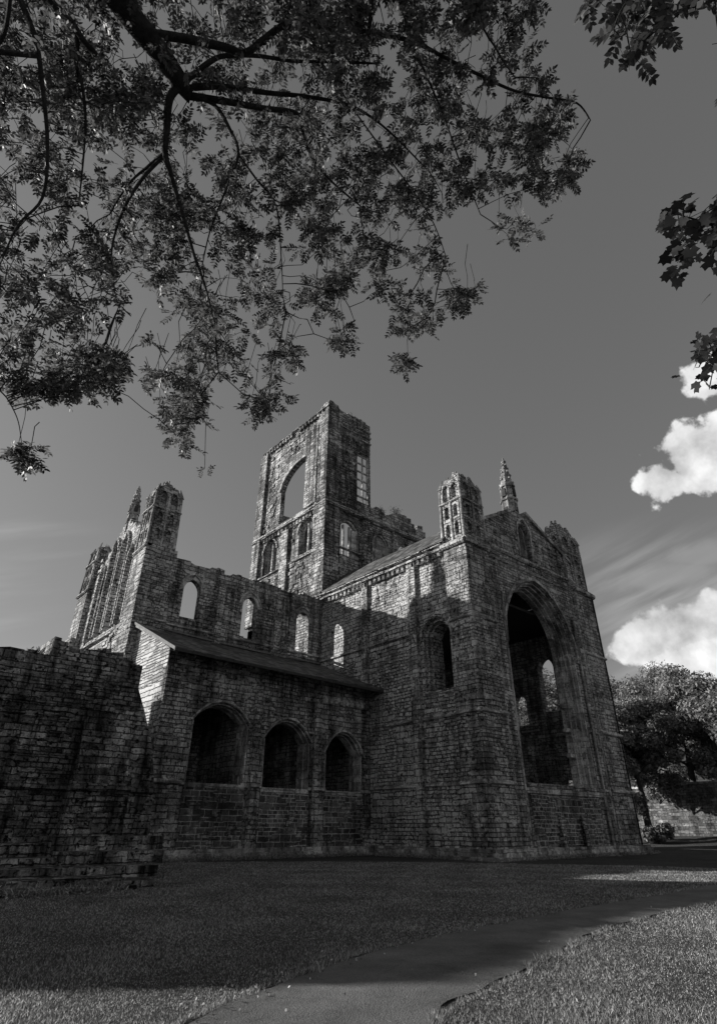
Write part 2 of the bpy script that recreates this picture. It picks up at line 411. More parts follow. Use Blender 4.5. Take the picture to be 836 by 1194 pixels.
def corbels(m, ax, val, a0, a1, z, pitch=.42, w=.2, h=.26, p=.2):
    a = a0+pitch/2
    if isinstance(m, Runs): m = m.new()
    if ax == 'y': m.box(a0, a1, val-.03, val+.02, z-.1, z+.02)
    else: m.box(val-.03, val+.02, a0, a1, z-.1, z+.02)
    while a < a1:
        if rng.random() < .93:
            ww = w*rng.uniform(.85, 1.1); hh = h*rng.uniform(.8, 1.1)
            if ax == 'y': m.box(a-ww/2, a+ww/2, val-p, val+.02, z-hh, z)
            else: m.box(val-p, val+.02, a-ww/2, a+ww/2, z-hh, z)
        a += pitch
def rings(m, ax, val, c, hw, sill, zs, za, steps, n=9):
    """orders of an opening: each (inset, d0, d1) is a band inside the previous outline"""
    cur = 0.
    for (ins, d0, d1) in steps:
        o = opening(c, hw-cur+.004, sill, zs, za-cur*.9+.004, n); i = opening(c, hw-cur-ins, sill+.001, zs, za-(cur+ins)*.9, n)
        # band open at the bottom: draw as one polygon
        oo = o[1:]+[o[0]]; ii = i[1:]+[i[0]]
        poly = oo+ii[::-1]
        m.prism(ax, val, poly, [], d0, d1); cur += ins
def hood(m, ax, val, c, hw, zs, za, w=.14, p=.12, drop=0., n=10):
    o = arch(c, hw+w, zs, za+w*1.1, n); i = arch(c, hw, zs, za, n)
    if drop: o = [(o[0][0], zs-drop)]+o+[(o[-1][0], zs-drop)]; i = [(i[0][0], zs-drop)]+i+[(i[-1][0], zs-drop)]
    for k in range(len(o)-1):
        q = p*rng.uniform(.7, 1.15); a, b, c_, d_ = o[k], o[k+1], i[k+1], i[k]
        mid = ((a[0]+b[0]+c_[0]+d_[0])/4, (a[1]+b[1]+c_[1]+d_[1])/4)
        sh = lambda t: (mid[0]+(t[0]-mid[0])*.975, mid[1]+(t[1]-mid[1])*.975)
        m.prism(ax, val, [sh(a), sh(b), sh(c_), sh(d_)], [], -q, .02)
def relief(m, ax, val, a0, a1, z0, z1, n, holes=(), dmax=.05, rg=rng, row=.24):
    """single stones standing proud of the worn face"""
    for _ in range(n):
        a = rg.uniform(a0, a1); r = int(rg.uniform(z0, z1)/row)*row
        w = rg.uniform(.2, .5); d = rg.uniform(.015, dmax)
        if any(h[0]-.15 < a+w and a < h[1]+.15 and h[2]-.3 < r and r < h[3]+.1 for h in holes) or a+w > a1 or r+row > z1: continue
        if ax == 'y': m.box(a, a+w, val-d, val+.01, r+.01, r+row-.012)
        else: m.box(val-d, val+.01, a, a+w, r+.01, r+row-.012)
def quoins(m, x, y, sx, sy, z0, z1, h=.3, d=.02):
    z = z0; k = 0
    while z+h < z1:
        l1, l2 = (.55, .3) if k % 2 else (.3, .55)
        l1 *= rng.uniform(.85, 1.15); l2 *= rng.uniform(.85, 1.15); e = d*rng.uniform(.2, 1.5)
        xa, xb = sorted((x-sx*e, x+sx*l1)); ya, yb = sorted((y-sy*e, y+sy*l2))
        m.box(xa, xb, ya, yb, z+.012, z+h-.012, (.008, .008)); z += h; k += 1

# ------------------------------------------------------------------ ground
def ground_z(x, y):
    d = max(0., (x-26)); r = .9*min(1, d/14)**1.5 + max(0, x-44)*.16 + max(0, y-55)*.05
    if x < -60: r += (-60-x)*.02
    return min(r, 30)
def sheet(name, xs, ys, zf, mat, kind='structure'):
    nx, ny = len(xs), len(ys); v = [(x, y, zf(x, y)) for y in ys for x in xs]
    f = [(j*nx+i, j*nx+i+1, (j+1)*nx+i+1, (j+1)*nx+i) for j in range(ny-1) for i in range(nx-1)]
    me = bpy.data.meshes.new(name); me.from_pydata(v, [], f); me.update(); boxuv(me)
    me.polygons.foreach_set('use_smooth', [True]*len(me.polygons))
    o = link(name, me, mat); o['kind'] = kind; return o
def axis(lo, hi, dense_lo, dense_hi, ds, n):
    a = [dense_lo-(dense_lo-lo)*(i/n)**2 for i in range(n, 0, -1)]; b = list(np.arange(dense_lo, dense_hi, ds)); c = [dense_hi+(hi-dense_hi)*(i/n)**2 for i in range(0, n+1)]
    return a+b+c
grs = random.Random(3)
def gz(x, y):
    z = ground_z(x, y)
    if x > 16: z += .05*math.sin(x*.7+y*.4)+.04*math.sin(y*.9)
    return z
sheet('lawn', axis(-700, 900, -40, 60, 1.5, 14), axis(-700, 900, -30, 60, 1.5, 14), gz, MG)
# the tarmac path: left and right edges measured on the ground
PL = [(-21.2, -13.6), (-19.72, -12.25), (-18.67, -11.75), (-16.67, -11.1), (-13.91, -10.75), (-10.31, -10.5), (-6.5, -10.35), (-1.0, -9.6), (6, -8.2), (14, -6.6), (24, -4.5)]
PR = [(-20.1, -15.2), (-18.5, -13.35), (-16.93, -12.85), (-15.2, -12.4), (-13.68, -12.0), (-10.72, -11.75), (-7.4, -11.75), (-1.5, -11.4), (5.6, -10.1), (13.8, -8.6), (23.6, -6.5)]
def curve(P, n):
    P = [Vector(p) for p in P]; out = []
    for i in range(len(P)-1):
        p0, p1, p2, p3 = P[max(i-1, 0)], P[i], P[i+1], P[min(i+2, len(P)-1)]
        for k in range(n):
            t = k/n; out.append(.5*((2*p1)+(p2-p0)*t+(2*p0-5*p1+4*p2-p3)*t*t+(3*p1-p0-3*p2+p3)*t**3))
    out.append(P[-1]); return out
cl, cr_ = curve(PL, 12), curve(PR, 12)
pv = []; pf = []
for i, (a, b) in enumerate(zip(cl, cr_)):
    a = a+Vector((0, .02*math.sin(i*1.3))); b = b+Vector((0, .03*math.sin(i*.9)))
    for k in range(5):
        p = a.lerp(b, k/4); pv.append((p.x, p.y, .01+.012*math.sin(math.pi*k/4)))
for i in range(len(cl)-1):
    for k in range(4): pf.append((i*5+k, i*5+k+1, (i+1)*5+k+1, (i+1)*5+k))
me = bpy.data.meshes.new('path'); me.from_pydata(pv, [], pf); me.update(); boxuv(me)
po = link('path', me, MP); po['kind'] = 'structure'

# ------------------------------------------------------------------ the abbey
abbey = thing('ruined_abbey', (0, 0, 0), 'roofless blackened stone abbey with broken crossing tower, gables and large empty east window', 'abbey')
ZC = 14.62
CX = 6.2; EW = 12.7
# --- gable wall (east), plane y=0
m = MBd()
win = opening(CX, 3.35, 3.05, 10.0, 13.9, 12)
lan = opening(5.9, .62, 15.2, 17.0, 17.95, 6)
outl = [(0, -.3), (EW, -.3), (EW, ZC), (11.2, ZC), (11.0, 16.3)] + ragged(11.0, 6.6, [(11.0, 16.5), (8.4, 17.55), (6.6, 18.35)], .07, .5) + [(5.5, 18.5)] + [(5.0, 18.35), (1.6, 16.4), (1.5, ZC)] + [(0, ZC)]
m.prism('y', 0, outl, [win, lan], 0, 1.25)
holes = [(2.7, 9.7, 2.5, 14.2), (5.3, 6.5, 15, 18)]
relief(m, 'y', 0, 1.7, 11, .4, 15.8, 340, holes, .06)
relief(m, 'y', 0, 2.5, 10, 14.8, 17.2, 90, holes, .08)
gable = m.build('gable_wall', MS, abbey)
m = MBd()   # flat clasping buttresses
m.box(-.16, 1.75, -.2, .005, -.3, ZC-.05)
m.box(-.2, .005, -.19, 1.3, -.3, ZC-.05)
quoins(m, -.2, -.2, 1, 1, .4, ZC-.3)
relief(m, 'y', -.2, -.1, 1.7, .4, 14.4, 70, (), .05); relief(m, 'x', -.2, 0, 1.25, .4, 14.4, 70, (), .05)
m.build('corner_buttress', MS, abbey)
m = MBd()
m.box(10.55, EW+.16, -.2, .005, -.3, ZC-.05); m.box(EW-.005, EW+.2, -.2, 1.3, -.3, ZC-.05)
m.build('corner_buttress', MS, abbey)
m = Runs()
for (a, b) in ((1.9, 2.55), (9.95, 10.42)): m.box(a, b, -.12, .005, -.3, 12.6, (0, 0))
m.build('pilaster', MS, gable)
m = Runs()   # nook shafts
for x in (10.48, 9.88, 1.82, 2.62): m.tube([(x, -.1, 0), (x, -.1, 12.4)], .075, 8)
m.build('shaft', MD, gable)
m = MBd()   # east window: orders, hood and sill
rings(m, 'y', 0, CX, 3.35, 3.05, 10.0, 13.9, [(.09, .12, 1.25), (.09, .36, 1.25), (.09, .62, 1.25), (.08, .88, 1.25)], 12)
hood(m, 'y', 0, CX, 3.42, 10.0, 13.95, .17, .13, .3, 12)
m.box(CX-3.3, CX+3.3, .35, 1.2, 2.85, 3.1); m.box(CX-3.6, CX+3.6, -.1, .4, 2.62, 2.84, (0, 0))
m.prism('y', 0, [(CX-3.34, 2.85), (CX+3.34, 2.85), (CX+3.34, 3.02), (CX-3.34, 3.02)], [], .02, .5)
ew = m.build('east_window', MD, gable)
m = Runs()
for sx in (-1, 1):
    for k, (dx, dy) in enumerate(((3.3, .1), (3.21, .34), (3.12, .6), (3.04, .86))):
        q = m.new(); q.tube([(CX+sx*dx, dy-.02, 3.1), (CX+sx*dx, dy-.02, 9.95)], .06, 8)
        q.cone(CX+sx*dx, dy-.02, 9.75, 10.05, .07, .13, 8); q.cone(CX+sx*dx, dy-.02, 3.05, 3.3, .13, .07, 8)
m.build('shaft', MD, gable); m = Runs()
# broken stubs of the lost tracery
for (z, d, s) in ((4.6, .5, 1), (5.9, .6, 1), (7.2, .35, 1), (6.4, .4, -1), (11.2, .5, 1)):
    x = CX+s*3.02; m.box(min(x, x-s*d), max(x, x-s*d), .85, 1.1, z, z+.22)
m.build('tracery_stub', MD, gable)
m = MBd(); hood(m, 'y', 0, 5.9, .64, 17.0, 18.0, .12, .1, 1.7, 6)
rings(m, 'y', 0, 5.9, .62, 15.2, 17.0, 17.95, [(.12, .3, .6)], 6)
m.build('gable_window', MD, gable)
m = MBd()   # blocked masonry below the window, with broken feet of two lost piers
m.prism('y', 0, [(3.1, .35), (9.3, .35), (9.3, 2.62), (3.1, 2.62)], [], -.04, .02)
relief(m, 'y', -.04, 3.1, 9.3, .4, 2.5, 120, (), .06)
m.build('infill_panel', MI, gable)
m = MBd()
for x in (4.9, 6.9):
    m = MBd(); m.box(x, x+.5, -.32, -.03, -.2, 1.25, (.08, .1)); m.box(x+.05, x+.4, -.22, -.03, 1.24, 1.75, (.1, .08))
    m.build('pier_stump', MR, gable)
m = Runs()   # string courses and cornice of the presbytery
for (z, h) in ((10.47, .15), (5.95, .15), (2.95, .16)):
    p = .13
    rough_string(m, 'y', -.2, -.2, 1.75, z, h, p); rough_string(m, 'x', -.2, -.2, 1.3, z, h, p)
    rough_string(m, 'y', 0, 1.75, 2.75, z, h, p)
    rough_string(m, 'y', -.2, 10.55, EW+.2, z, h, p); rough_string(m, 'y', 0, 9.65, 10.55, z, h, p)
    if z < 10: rough_string(m, 'x', 0, 1.3, 7.5, z, h, p)
    else: rough_string(m, 'x', 0, 3.7, 12.2, z, h, p); rough_string(m, 'x', 0, 1.3, 1.45, z, h, p)
m.build('string_course', MD, gable)
m = Runs()
rough_string(m, 'y', 0, 1.75, 10.9, 15.1, .3, .22, .8)
rough_string(m, 'y', -.2, -.25, 1.9, ZC, .34, .2); rough_string(m, 'y', -.2, 10.5, EW+.25, ZC, .34, .2)
rough_string(m, 'x', -.2, -.2, 1.45, ZC, .34, .2)
rough_string(m, 'y', 0, 2, 10.4, 14.45, .16, .12)
m.build('cornice', MSL, gable)
m = MBd()   # stepped plinth right round
for (z0, z1, e) in ((-.3, .3, .34), (.3, .42, .27), (-.3, .14, .5)):
    m.box(-.19-e, 3.3, -.2-e, -.01, z0, z1, (.0, .0)); m.box(9.7, EW+.2+e, -.2-e, -.01, z0, z1-.003)
    m.box(3.302, 9.698, -e, -.01, z0, z1-.005); m.box(-e-.206, -.01, -.206-e, 1.5, z0, z1-.004); m.box(-e, -.01, 1.5, 7.5, z0, z1-.006)
m.build('plinth', MD, gable)
# gable coping and pinnacle
m = Runs()
for (p, q) in (((1.4, 16.2), (5.45, 18.45)), ((6.4, 18.4), (11.1, 16.35))):
    n_ = 9
    for k in range(n_):
        a = [p[i]+(q[i]-p[i])*k/n_ for i in (0, 1)]; b = [p[i]+(q[i]-p[i])*(k+.985)/n_ for i in (0, 1)]
        e = rng.uniform(-.02, .03)
        m.prism('y', 0, [(a[0], a[1]+.08), (b[0], b[1]+.08), (b[0], b[1]+.3+e), (a[0], a[1]+.3+e)], [], -.12, 1.3)
m.build('coping', MD, gable)
def pinnacle(x, y, z0, h, r, parent, mat=MD):
    m = MBd(); q = math.pi/8
    m.cone(x, y, z0-.4, z0+h*.28, r*1.05, r*.95, 8, q); m.cone(x, y, z0+h*.28, z0+h*.31, r*1.15, r*1.12, 8, q)
    m.cone(x, y, z0+h*.31, z0+h*.5, r*.9, r*.82, 8, q); m.cone(x, y, z0+h*.5, z0+h*.53, r*1.02, r*.98, 8, q)
    m.cone(x, y, z0+h*.53, z0+h, r*.84, .03, 8, q)
    for k in range(8):
        t = q+k*math.pi/4
        for j in range(7):
            f = .56+j*.06; rr = r*.84*(1-(f-.53)/.47)+.02
            if (j+k) % 2 == 0 and rng.random() < .8:
                cxx, cyy = x+rr*math.cos(t), y+rr*math.sin(t); s = .055
                m.box(cxx-s, cxx+s, cyy-s, cyy+s, z0+h*f, z0+h*f+.13, (.02, .02))
        m.tube([(x+r*.98*math.cos(t), y+r*.98*math.sin(t), z0-.3), (x+r*.86*math.cos(t), y+r*.86*math.sin(t), z0+h*.5)], .045, 6)
    o = m.build('pinnacle', mat, parent)
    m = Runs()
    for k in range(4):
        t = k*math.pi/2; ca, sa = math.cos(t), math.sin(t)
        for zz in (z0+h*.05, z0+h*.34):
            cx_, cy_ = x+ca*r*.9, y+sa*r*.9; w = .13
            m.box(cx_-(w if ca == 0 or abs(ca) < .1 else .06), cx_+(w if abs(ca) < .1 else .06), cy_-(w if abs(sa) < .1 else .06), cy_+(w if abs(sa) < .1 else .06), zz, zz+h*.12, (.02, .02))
    m.build('niche_shade', MBLACK, o)  # dark slabs stand in for the shade inside the hollows
    return o
pinnacle(5.75, .55, 18.1, 4.75, .5, abbey)

def turret(x0, x1, y0, y1, z0, zs, zt, parent, seed, mat=MSL):
    """square corner turret: arcaded stage, string, gabletted broken crown"""
    rg = random.Random(seed); m = MBd(); t = .16
    m.box(x0+t, x1-t, y0+t, y1-t, z0, zs+.9)
    wx, wy = x1-x0, y1-y0
    def face(ax, val, a0, a1, d):
        w = a1-a0; hl = []
        for r in range(2):
            zb = z0+.35+r*(zs-z0-.3)/2; hh = (zs-z0-.3)/2-.3
            for k in range(2):
                c = a0+w*(.29+.42*k); hl.append(opening(c, w*.095, zb, zb+hh*.72, zb+hh, 5))
        out = [(a0, z0), (a1, z0), (a1, zs), (a0, zs)]
        if d > 0: m.prism(ax, val, out, hl, 0, t+.01)
        else: m.prism(ax, val, out, [], -t-.01, 0)
        # upper stage with tall pointed niches
        hl = [opening(a0+w*(.29+.42*k), w*.13, zs+.12, zs+.85, zs+1.2, 5) for k in range(2)]
        top = ragged(a1, a0, [(a1, zs+1.1), (a0+w*.72, zt-.55), (a0+w*.5, zt-1.0), (a0+w*.28, zt-.5), (a0, zs+1.15)][::1], .05, .12, rg)
        if d > 0: m.prism(ax, val, [(a0, zs), (a1, zs)]+top, hl, 0, t+.01)
        else: m.prism(ax, val, [(a0, zs), (a1, zs)]+top, [], -t-.01, 0)
    face('y', y0, x0, x1, 1); face('x', x0, y0+.004, y1-.004, 1)
    face('y', y1, x0, x1, -1); face('x', x1, y0+.004, y1-.004, -1)
    # broken rubble core of the crown
    m.box(x0+.12, x1-.12, y0+.12, y1-.12, zs+.9, zt-.25, (wx*.24, wy*.24))
    for _ in range(26):
        a, b = rg.uniform(x0+.35, x1-.65), rg.uniform(y0+.3, y1-.6); s = rg.uniform(.15, .32)
        h = zs+.9+rg.uniform(.0, 1)*(zt-zs-.9)
        m.box(a, a+s, b, b+s, zs+.5, h, (.05, .05))
    cx_, cy_ = (x0+x1)/2, (y0+y1)/2
    def taper(p):
        f = max(0., p[2]-zs)/(zt-zs); k = 1+.05*min(1, f*6)-.42*max(0, f-.3)/.7
        return (cx_+(p[0]-cx_)*k, cy_+(p[1]-cy_)*k, p[2])
    m.v = [taper(p) for p in m.v]
    o = m.build('corner_turret', mat, parent)
    m = MBd()
    for (x, y) in ((x0, y0), (x1, y0), (x0, y1), (x1, y1)):
        m.tube([(x, y, z0+.02), (x, y, zs+1.1)], .085, 8)
        m.cone(x, y, zs+1.0, zs+1.3+rg.random()*.4, .12, .04, 6)
    for a in (.5,):
        m.tube([(x0+wx*a, y0-.02, z0), (x0+wx*a, y0-.02, zs+.9)], .06, 8); m.tube([(x0-.02, y0+wy*a, z0), (x0-.02, y0+wy*a, zs+.9)], .06, 8)
    m.v = [taper(p) for p in m.v]; m.build('shaft', MD, o)
    m = Runs()
    rough_string(m, 'y', y0, x0-.05, x1+.05, zs, .14, .1, .6); rough_string(m, 'x', x0, y0-.05, y1+.05, zs, .14, .1, .6)
    m.build('string_course', MSL, o)
    return o
turret(-.05, 1.85, -.05, 1.45, ZC+.2, 17.35, 19.75, abbey, 11)
turret(10.25, 12.55, -.05, 1.45, ZC+.2, 17.3, 20.1, abbey, 12)

# --- presbytery side wall (south), plane x=0
m = MBd()
sw = opening(2.35, .95, 7.2, 10.0, 10.95, 9)
bw_ = opening(10.1, .52, 9.6, 11.75, 12.3, 7)
m.prism('x', 0, [(1.249, -.3), (12.25, -.3), (12.25, ZC), (1.249, ZC)], [sw], 0, 1.2)
hl = [(1.3, 3.5, 7, 11.4), (9.4, 10.8, 9.4, 12.6)]
relief(m, 'x', 0, 1.4, 12, 6, 14.2, 380, hl, .06); relief(m, 'x', 0, 1.4, 7.5, .4, 6, 130, hl, .05)
side = m.build('side_wall', MSL, abbey)
m = MBd()
rings(m, 'x', 0, 2.35, .95, 7.2, 10.0, 10.95, [(.17, .15, 1.2), (.12, .4, 1.2)], 9)
hood(m, 'x', 0, 2.35, 1.0, 10.0, 10.98, .14, .12, .1, 9)
m.build('window', MSL, side)
m = MBd(); m.box(-.06, .9, 1.35, 3.35, 7.05, 7.2); m.build('sill', MSL, side)
m = Runs()
for (a, b) in ((3.58, 4.06), (7.58, 8.08)):
    m.box(-.2, .004, a, b, -.3, ZC-.1)
m.box(-.1, .004, 4.062, 4.3, -.3, ZC-.1)
m.build('pilaster', MS, side)
m = Runs()
rough_string(m, 'x', 0, 1.45, 12.2, ZC+.05, .3, .3, .9)
rough_string(m, 'x', 0, 1.45, 12.2, ZC+.27, .12, .36, .9)
corn = m.build('cornice', MSL, side)
m = Runs(); corbels(m, 'x', 0, 1.5, 12.2, ZC-.12, .40, .2, .28, .2); m.build('corbel_table', MS, side)
# far (north) side wall with its windows, and the roof
m = MBd()
nw = [opening(3.6, .6, 7.75, 10.4, 11.15, 7), opening(5.9, .52, 7.1, 8.6, 9.1, 7), opening(9.6, .6, 7.4, 10.0, 10.7, 7)]
m.prism('x', EW-.6, [(1.249, -.3), (12.25, -.3), (12.25, ZC), (1.249, ZC)], nw, 0, .6)
m.build('side_wall', MS, abbey)
m = MBd()
for (xa, za, xb, zb) in ((-.3, 14.98, 1.7, 16.72), (1.7, 16.72, 5.6, 18.2), (EW+.3, 14.98, 10.9, 16.8), (10.9, 16.8, 5.6, 18.3)):
    t = .18; nx, nzz = (1 if xb > xa else -1), 0
    vs = []
    for y in (1.26, 12.2): vs += [(xa, y, za), (xb, y, zb), (xb, y, zb+t), (xa, y, za+t*.7)]
    fs = [(0, 1, 2, 3), (7, 6, 5, 4), (0, 4, 5, 1), (3, 2, 6, 7), (0, 3, 7, 4)]
    if nx < 0: fs = [f[::-1] for f in fs]
    m.add(vs, fs)
roof = m.build('roof', MSL2, abbey)
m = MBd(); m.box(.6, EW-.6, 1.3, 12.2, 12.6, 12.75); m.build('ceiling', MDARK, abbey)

# --- crossing tower: corner (0, 12.25)
T0 = 12.25; T1 = 21.75; TZ = 31.35
m = MBd()
o1 = [(15.05, 22.75), (18.5, 22.65), (18.5, 26.0), (18.25, 26.55), (17.75, 27.1), (17.1, 27.5), (16.4, 27.75), (15.7, 27.85), (15.05, 27.85)]
w1 = opening(19.45, .95, 18.75, 20.7, 21.75, 7); w2 = opening(14.6, .95, 18.95, 20.9, 21.95, 7)
top = ragged(T1, T0, [(T1, TZ-.1), (T0, TZ)], .10, .5)
m.prism('x', 0, [(T0, 10.), (T1, 10.), ]+top, [o1, w1, w2, [(16.4, 29.3), (16.9, 29.3), (16.9, 30.2), (16.4, 30.2)]], 0, .4)
relief(m, 'x', 0, T0+.2, T1-.2, 14.7, 31, 520, [(14.6, 18.8, 22, 28.9), (18.2, 20.7, 18.5, 22), (13.4, 15.7, 18.7, 22.1)], .09, rng, .3)
tow = m.build('tower_wall', MT, abbey)
m = MBd()
et = ragged(4.45, 0, [(4.45, 31.5), (3.2, 31.7), (1.2, 31.35), (0, 31.8)], .16, .4)
rt_ = ragged(10.8, 4.45, [(10.8, 23.3), (10.2, 24.0), (9.6, 23.3), (8.6, 24.35), (7.5, 24.15), (6.2, 23.3), (5.4, 23.9), (4.45, 23.4)], .2, .35)
e1 = opening(2.25, 1.05, 18.55, 20.4, 21.6, 7); e2 = opening(5.5, .9, 18.6, 20.4, 21.5, 7); e3 = opening(8.2, .9, 18.6, 20.4, 21.5, 7)
m.prism('y', T0, [(1.301, 10.), (10.8, 10.)]+rt_+[(4.45, 28.35), (3.15, 28.2), (3.02, 27.8), (3.02, 23.5), (3.0, 31.4)][:0]+[p for p in et if p[0] > 1.31]+[(1.301, 31.6)], [[(3.02, 23.6), (4.36, 23.6), (4.36, 28.35), (3.3, 28.3), (3.02, 27.9)], e1, e2, e3], 0, .42)
m.prism('y', T0, [(.001, 10.), (1.3, 10.), (1.3, 31.55), (.9, 31.7), (.5, 31.95), (.001, 31.6)], [], -.004, .45)
relief(m, 'y', T0, .2, 4.3, 14.7, 31, 200, [(2.9, 4.3, 23, 28.6), (1.1, 3.4, 18.3, 21.9)], .1, rng, .3)
relief(m, 'y', T0, 4.3, 10.6, 17, 22.8, 120, [(4.5, 6.5, 18, 21.8), (7.2, 9.2, 18, 21.8)], .1, rng, .3)
m.build('tower_wall', MT, abbey)
m = MBd()   # lower crossing walls, away from the camera
m.prism('x', EW-1.3, [(T0, -.3), (T1, -.3), (T1, 14.6), (T0, 14.6)], [opening(17, 2.6, .0, 7, 11, 8)], 0, 1.3)
m.prism('y', T1-1.2, [(0, -.3), (EW, -.3), (EW, 14.6), (0, 14.6)], [opening(6.3, 3.2, 0.001, 7, 11, 8)], 0, 1.2)
m.prism('y', T1-1.2, [(.61, 14.7), (6.5, 14.7)]+ragged(6.5, .61, [(6.5, 22.5), (5, 25), (.61, 25.3)], .2, .5), [], 0, 1.1)
m.build('tower_wall', MS, abbey)
m = Runs()   # tower buttresses
m.box(-.22, .0, T0-.2, 13.2, 14.8, 31.2); m.box(-.0, .95, T0-.22, T0+.003, 14.8, 31.2)
m.box(-.25, .003, 20.9, T1+.2, 14.8, 30.9); m.box(-.3, .0, T0-.3, 13.35, 14.9, 22.3); m.box(.0, 1.05, T0-.3, T0+.003, 14.9, 22.3)
m.box(-.14, .003, 13.5, 14.95, 22.8, 30.2)
m.box(-.22, .003, 16.7, 17.65, 14.6, 22.0)
m.box(3.55, 4.2, T0-.2, T0+.003, 17.0, 22.1); m.box(6.7, 7.2, T0-.2, T0+.003, 18, 22.1)
m.build('tower_buttress', MT, abbey)
m = Runs()
for z, h, p in ((22.4, .3, .3), (22.15, .14, .36)):
    rough_string(m, 'x', 0, T0-.3, T1+.2, z, h, p, .8); rough_string(m, 'y', T0, 0, 10.8, z, h, p, .8)
rough_string(m, 'x', 0, T0-.3, T1+.2, 19.0-.3, .16, .16); rough_string(m, 'y', T0, 0, 4.4, 19.05, .16, .16)
rough_string(m, 'y', T0, 1.2, 3.3, 30.0, .22, .12)
for z in (29.5, 30.1, 30.7): rough_string(m, 'y', T0, 3.2, 4.42, z, .2, .2, .5)
m.build('string_course', MSL, tow)
m = Runs()   # battered parapet: corbelled row along the head
corbels(m, 'x', 0, T0+.2, T1, TZ-.15, .42, .24, .3, .22)
rough_string(m, 'x', 0, T0, T1, TZ-.02, .18, .26, .5)
corbels(m, 'x', 0, T0+.2, T1, 22.0, .42, .22, .28, .22)
m.box(-.3, .9, T0-.25, T0+.8, 31.2, 31.75, (.1, .1)); m.box(-.1, .5, T0-.1, T0+.5, 31.7, 32.05, (.1, .1))
m.build('corbel_table', MT, tow)
for (c, s) in ((19.45, 18.75), (14.6, 18.95)):
    m = MBd()
    rings(m, 'x', 0, c, .95, s, s+1.95, s+3.0, [(.16, .15, .39), (.12, .28, .39)], 7); hood(m, 'x', 0, c, .98, s+1.95, s+3.02, .12, .1, 0, 7)
    m.box(.2, .34, c-.08, c+.08, s, s+2.75)
    m.box(-.05, .6, c-1.0, c+1.0, s-.12, s+.002)
    m.build('tower_window', MSL, tow)
m = MBd()
o_in = o1; pts = [(18.7, 25.95)]+[(p[0]+.18, p[1]+.22) for p in o1[3:]]
inn = [(18.5, 25.95)]+list(o1[3:])
m.prism('x', 0, pts+inn[::-1], [], -.14, .02)
m.build('tower_window', MD, tow)
m = MBd(); m.box(-.1, .5, 15.06, 18.3, 22.5, 22.72); m.build('sill', MD, tow)
m = MBd()
rings(m, 'y', T0, 2.25, 1.05, 18.55, 20.4, 21.6, [(.16, .12, .4)], 7)
for x in (1.85, 2.45): m.box(x-.08, x+.08, T0+.15, T0+.3, 18.55, 21.1)
m.box(2.6, 3.2, T0+.15, T0+.38, 18.55, 20.9)
m.build('tower_window', MD, tow); m = MBd()
rings(m, 'y', T0, 5.5, .9, 18.6, 20.4, 21.5, [(.15, .12, .4)], 7); m.prism('y', T0, [(4.6, 18.5), (6.4, 18.5), (6.4, 21.55), (4.6, 21.55)], [[(4.85, 18.8), (5.05, 18.8), (5.05, 19.7), (4.85, 19.7)]], .3, .418)
m.build('tower_window', MD, tow); m = MBd()
rings(m, 'y', T0, 8.2, .9, 18.6, 20.4, 21.5, [(.15, .12, .4)], 7); m.box(8.13, 8.27, T0+.2, T0+.35, 18.6, 21.2)
m.build('tower_window', MD, tow)
m = MBd()   # surviving grid of the half window on the broken edge
for x in (3.08, 3.7, 4.3): m.box(x-.045, x+.045, T0+.1, T0+.22, 23.5, 28.4)
for k in range(6): m.box(3.0, 4.4, T0+.11, T0+.21, 24.1+k*.78, 24.22+k*.78)
m.build('window_grid', MD, tow)

# --- transept: clerestory wall, plane y=T0, x -12.15..0
GX = -12.15
m = MBd()
cw = [opening(-9.33, .5, 11.3, 12.85, 13.55, 7), opening(-5.5, .5, 10.9, 12.8, 13.45, 7), opening(-1.55, .48, 10.6, 12.8, 13.4, 7)]
top = ragged(-.05, -10.6, [(-.05, 14.55), (-1.5, 14.75), (-3, 14.45), (-4.5, 14.7), (-6.5, 14.6), (-7.4, 14.35), (-7.5, 14.7), (-9, 14.45), (-10.6, 14.6)], .13, .45)
m.prism('y', T0, [(GX+.001, 0), (-.002, 0)]+top+[(-10.62, 14.9), (GX+.001, 14.9)], cw, 0, .32)
hl = [(-9.9, -8.7, 11, 14), (-6.1, -4.9, 10.5, 14), (-2.2, -.9, 10.3, 14)]
relief(m, 'y', T0, GX+.2, -.3, 10.3, 14.2, 260, hl, .08)
cler = m.build('clerestory_wall', MC, abbey)
for (c, s, zs, za) in ((-9.33, 11.3, 12.85, 13.55), (-5.5, 10.9, 12.8, 13.45), (-1.55, 10.6, 12.8, 13.4)):
    m = MBd(); hood(m, 'y', T0, c, .68, zs, za+.3, .12, .1, .05, 7); hood(m, 'y', T0, c, .52, zs, za+.02, .19, .05, 0, 7)
    m.build('window', MD, cler)
    m = MBd(); m.box(c-.55, c+.55, T0+.02, T0+.34, s-.15, s+.02); m.build('sill', MD, cler)
m = Runs()
for a in (-7.7, -3.7, -3.15): m.box(a, a+.4, T0-.14, T0+.003, 9.5, 14.0)
m.build('pilaster', MS, cler)
m = MBd()
m.box(-12.4, -10.62, T0-.22, T0+.002, 0, 14.9)
m.box(-12.42, GX+.003, T0-.22, 13.75, 0, 14.9)
quoins(m, -12.42, T0-.22, 1, 1, 8, 14.8, .26, .03); relief(m, 'y', T0-.22, -12.3, -10.7, 9, 14.6, 60, (), .05)
m.build('corner_buttress', MS, cler)
m = Runs(); rough_string(m, 'y', T0, -10.6, -.1, 10.75, .13, .1); rough_string(m, 'y', T0-.22, -12.4, -10.6, 10.75, .13, .1)
m.build('string_course', MD, cler)
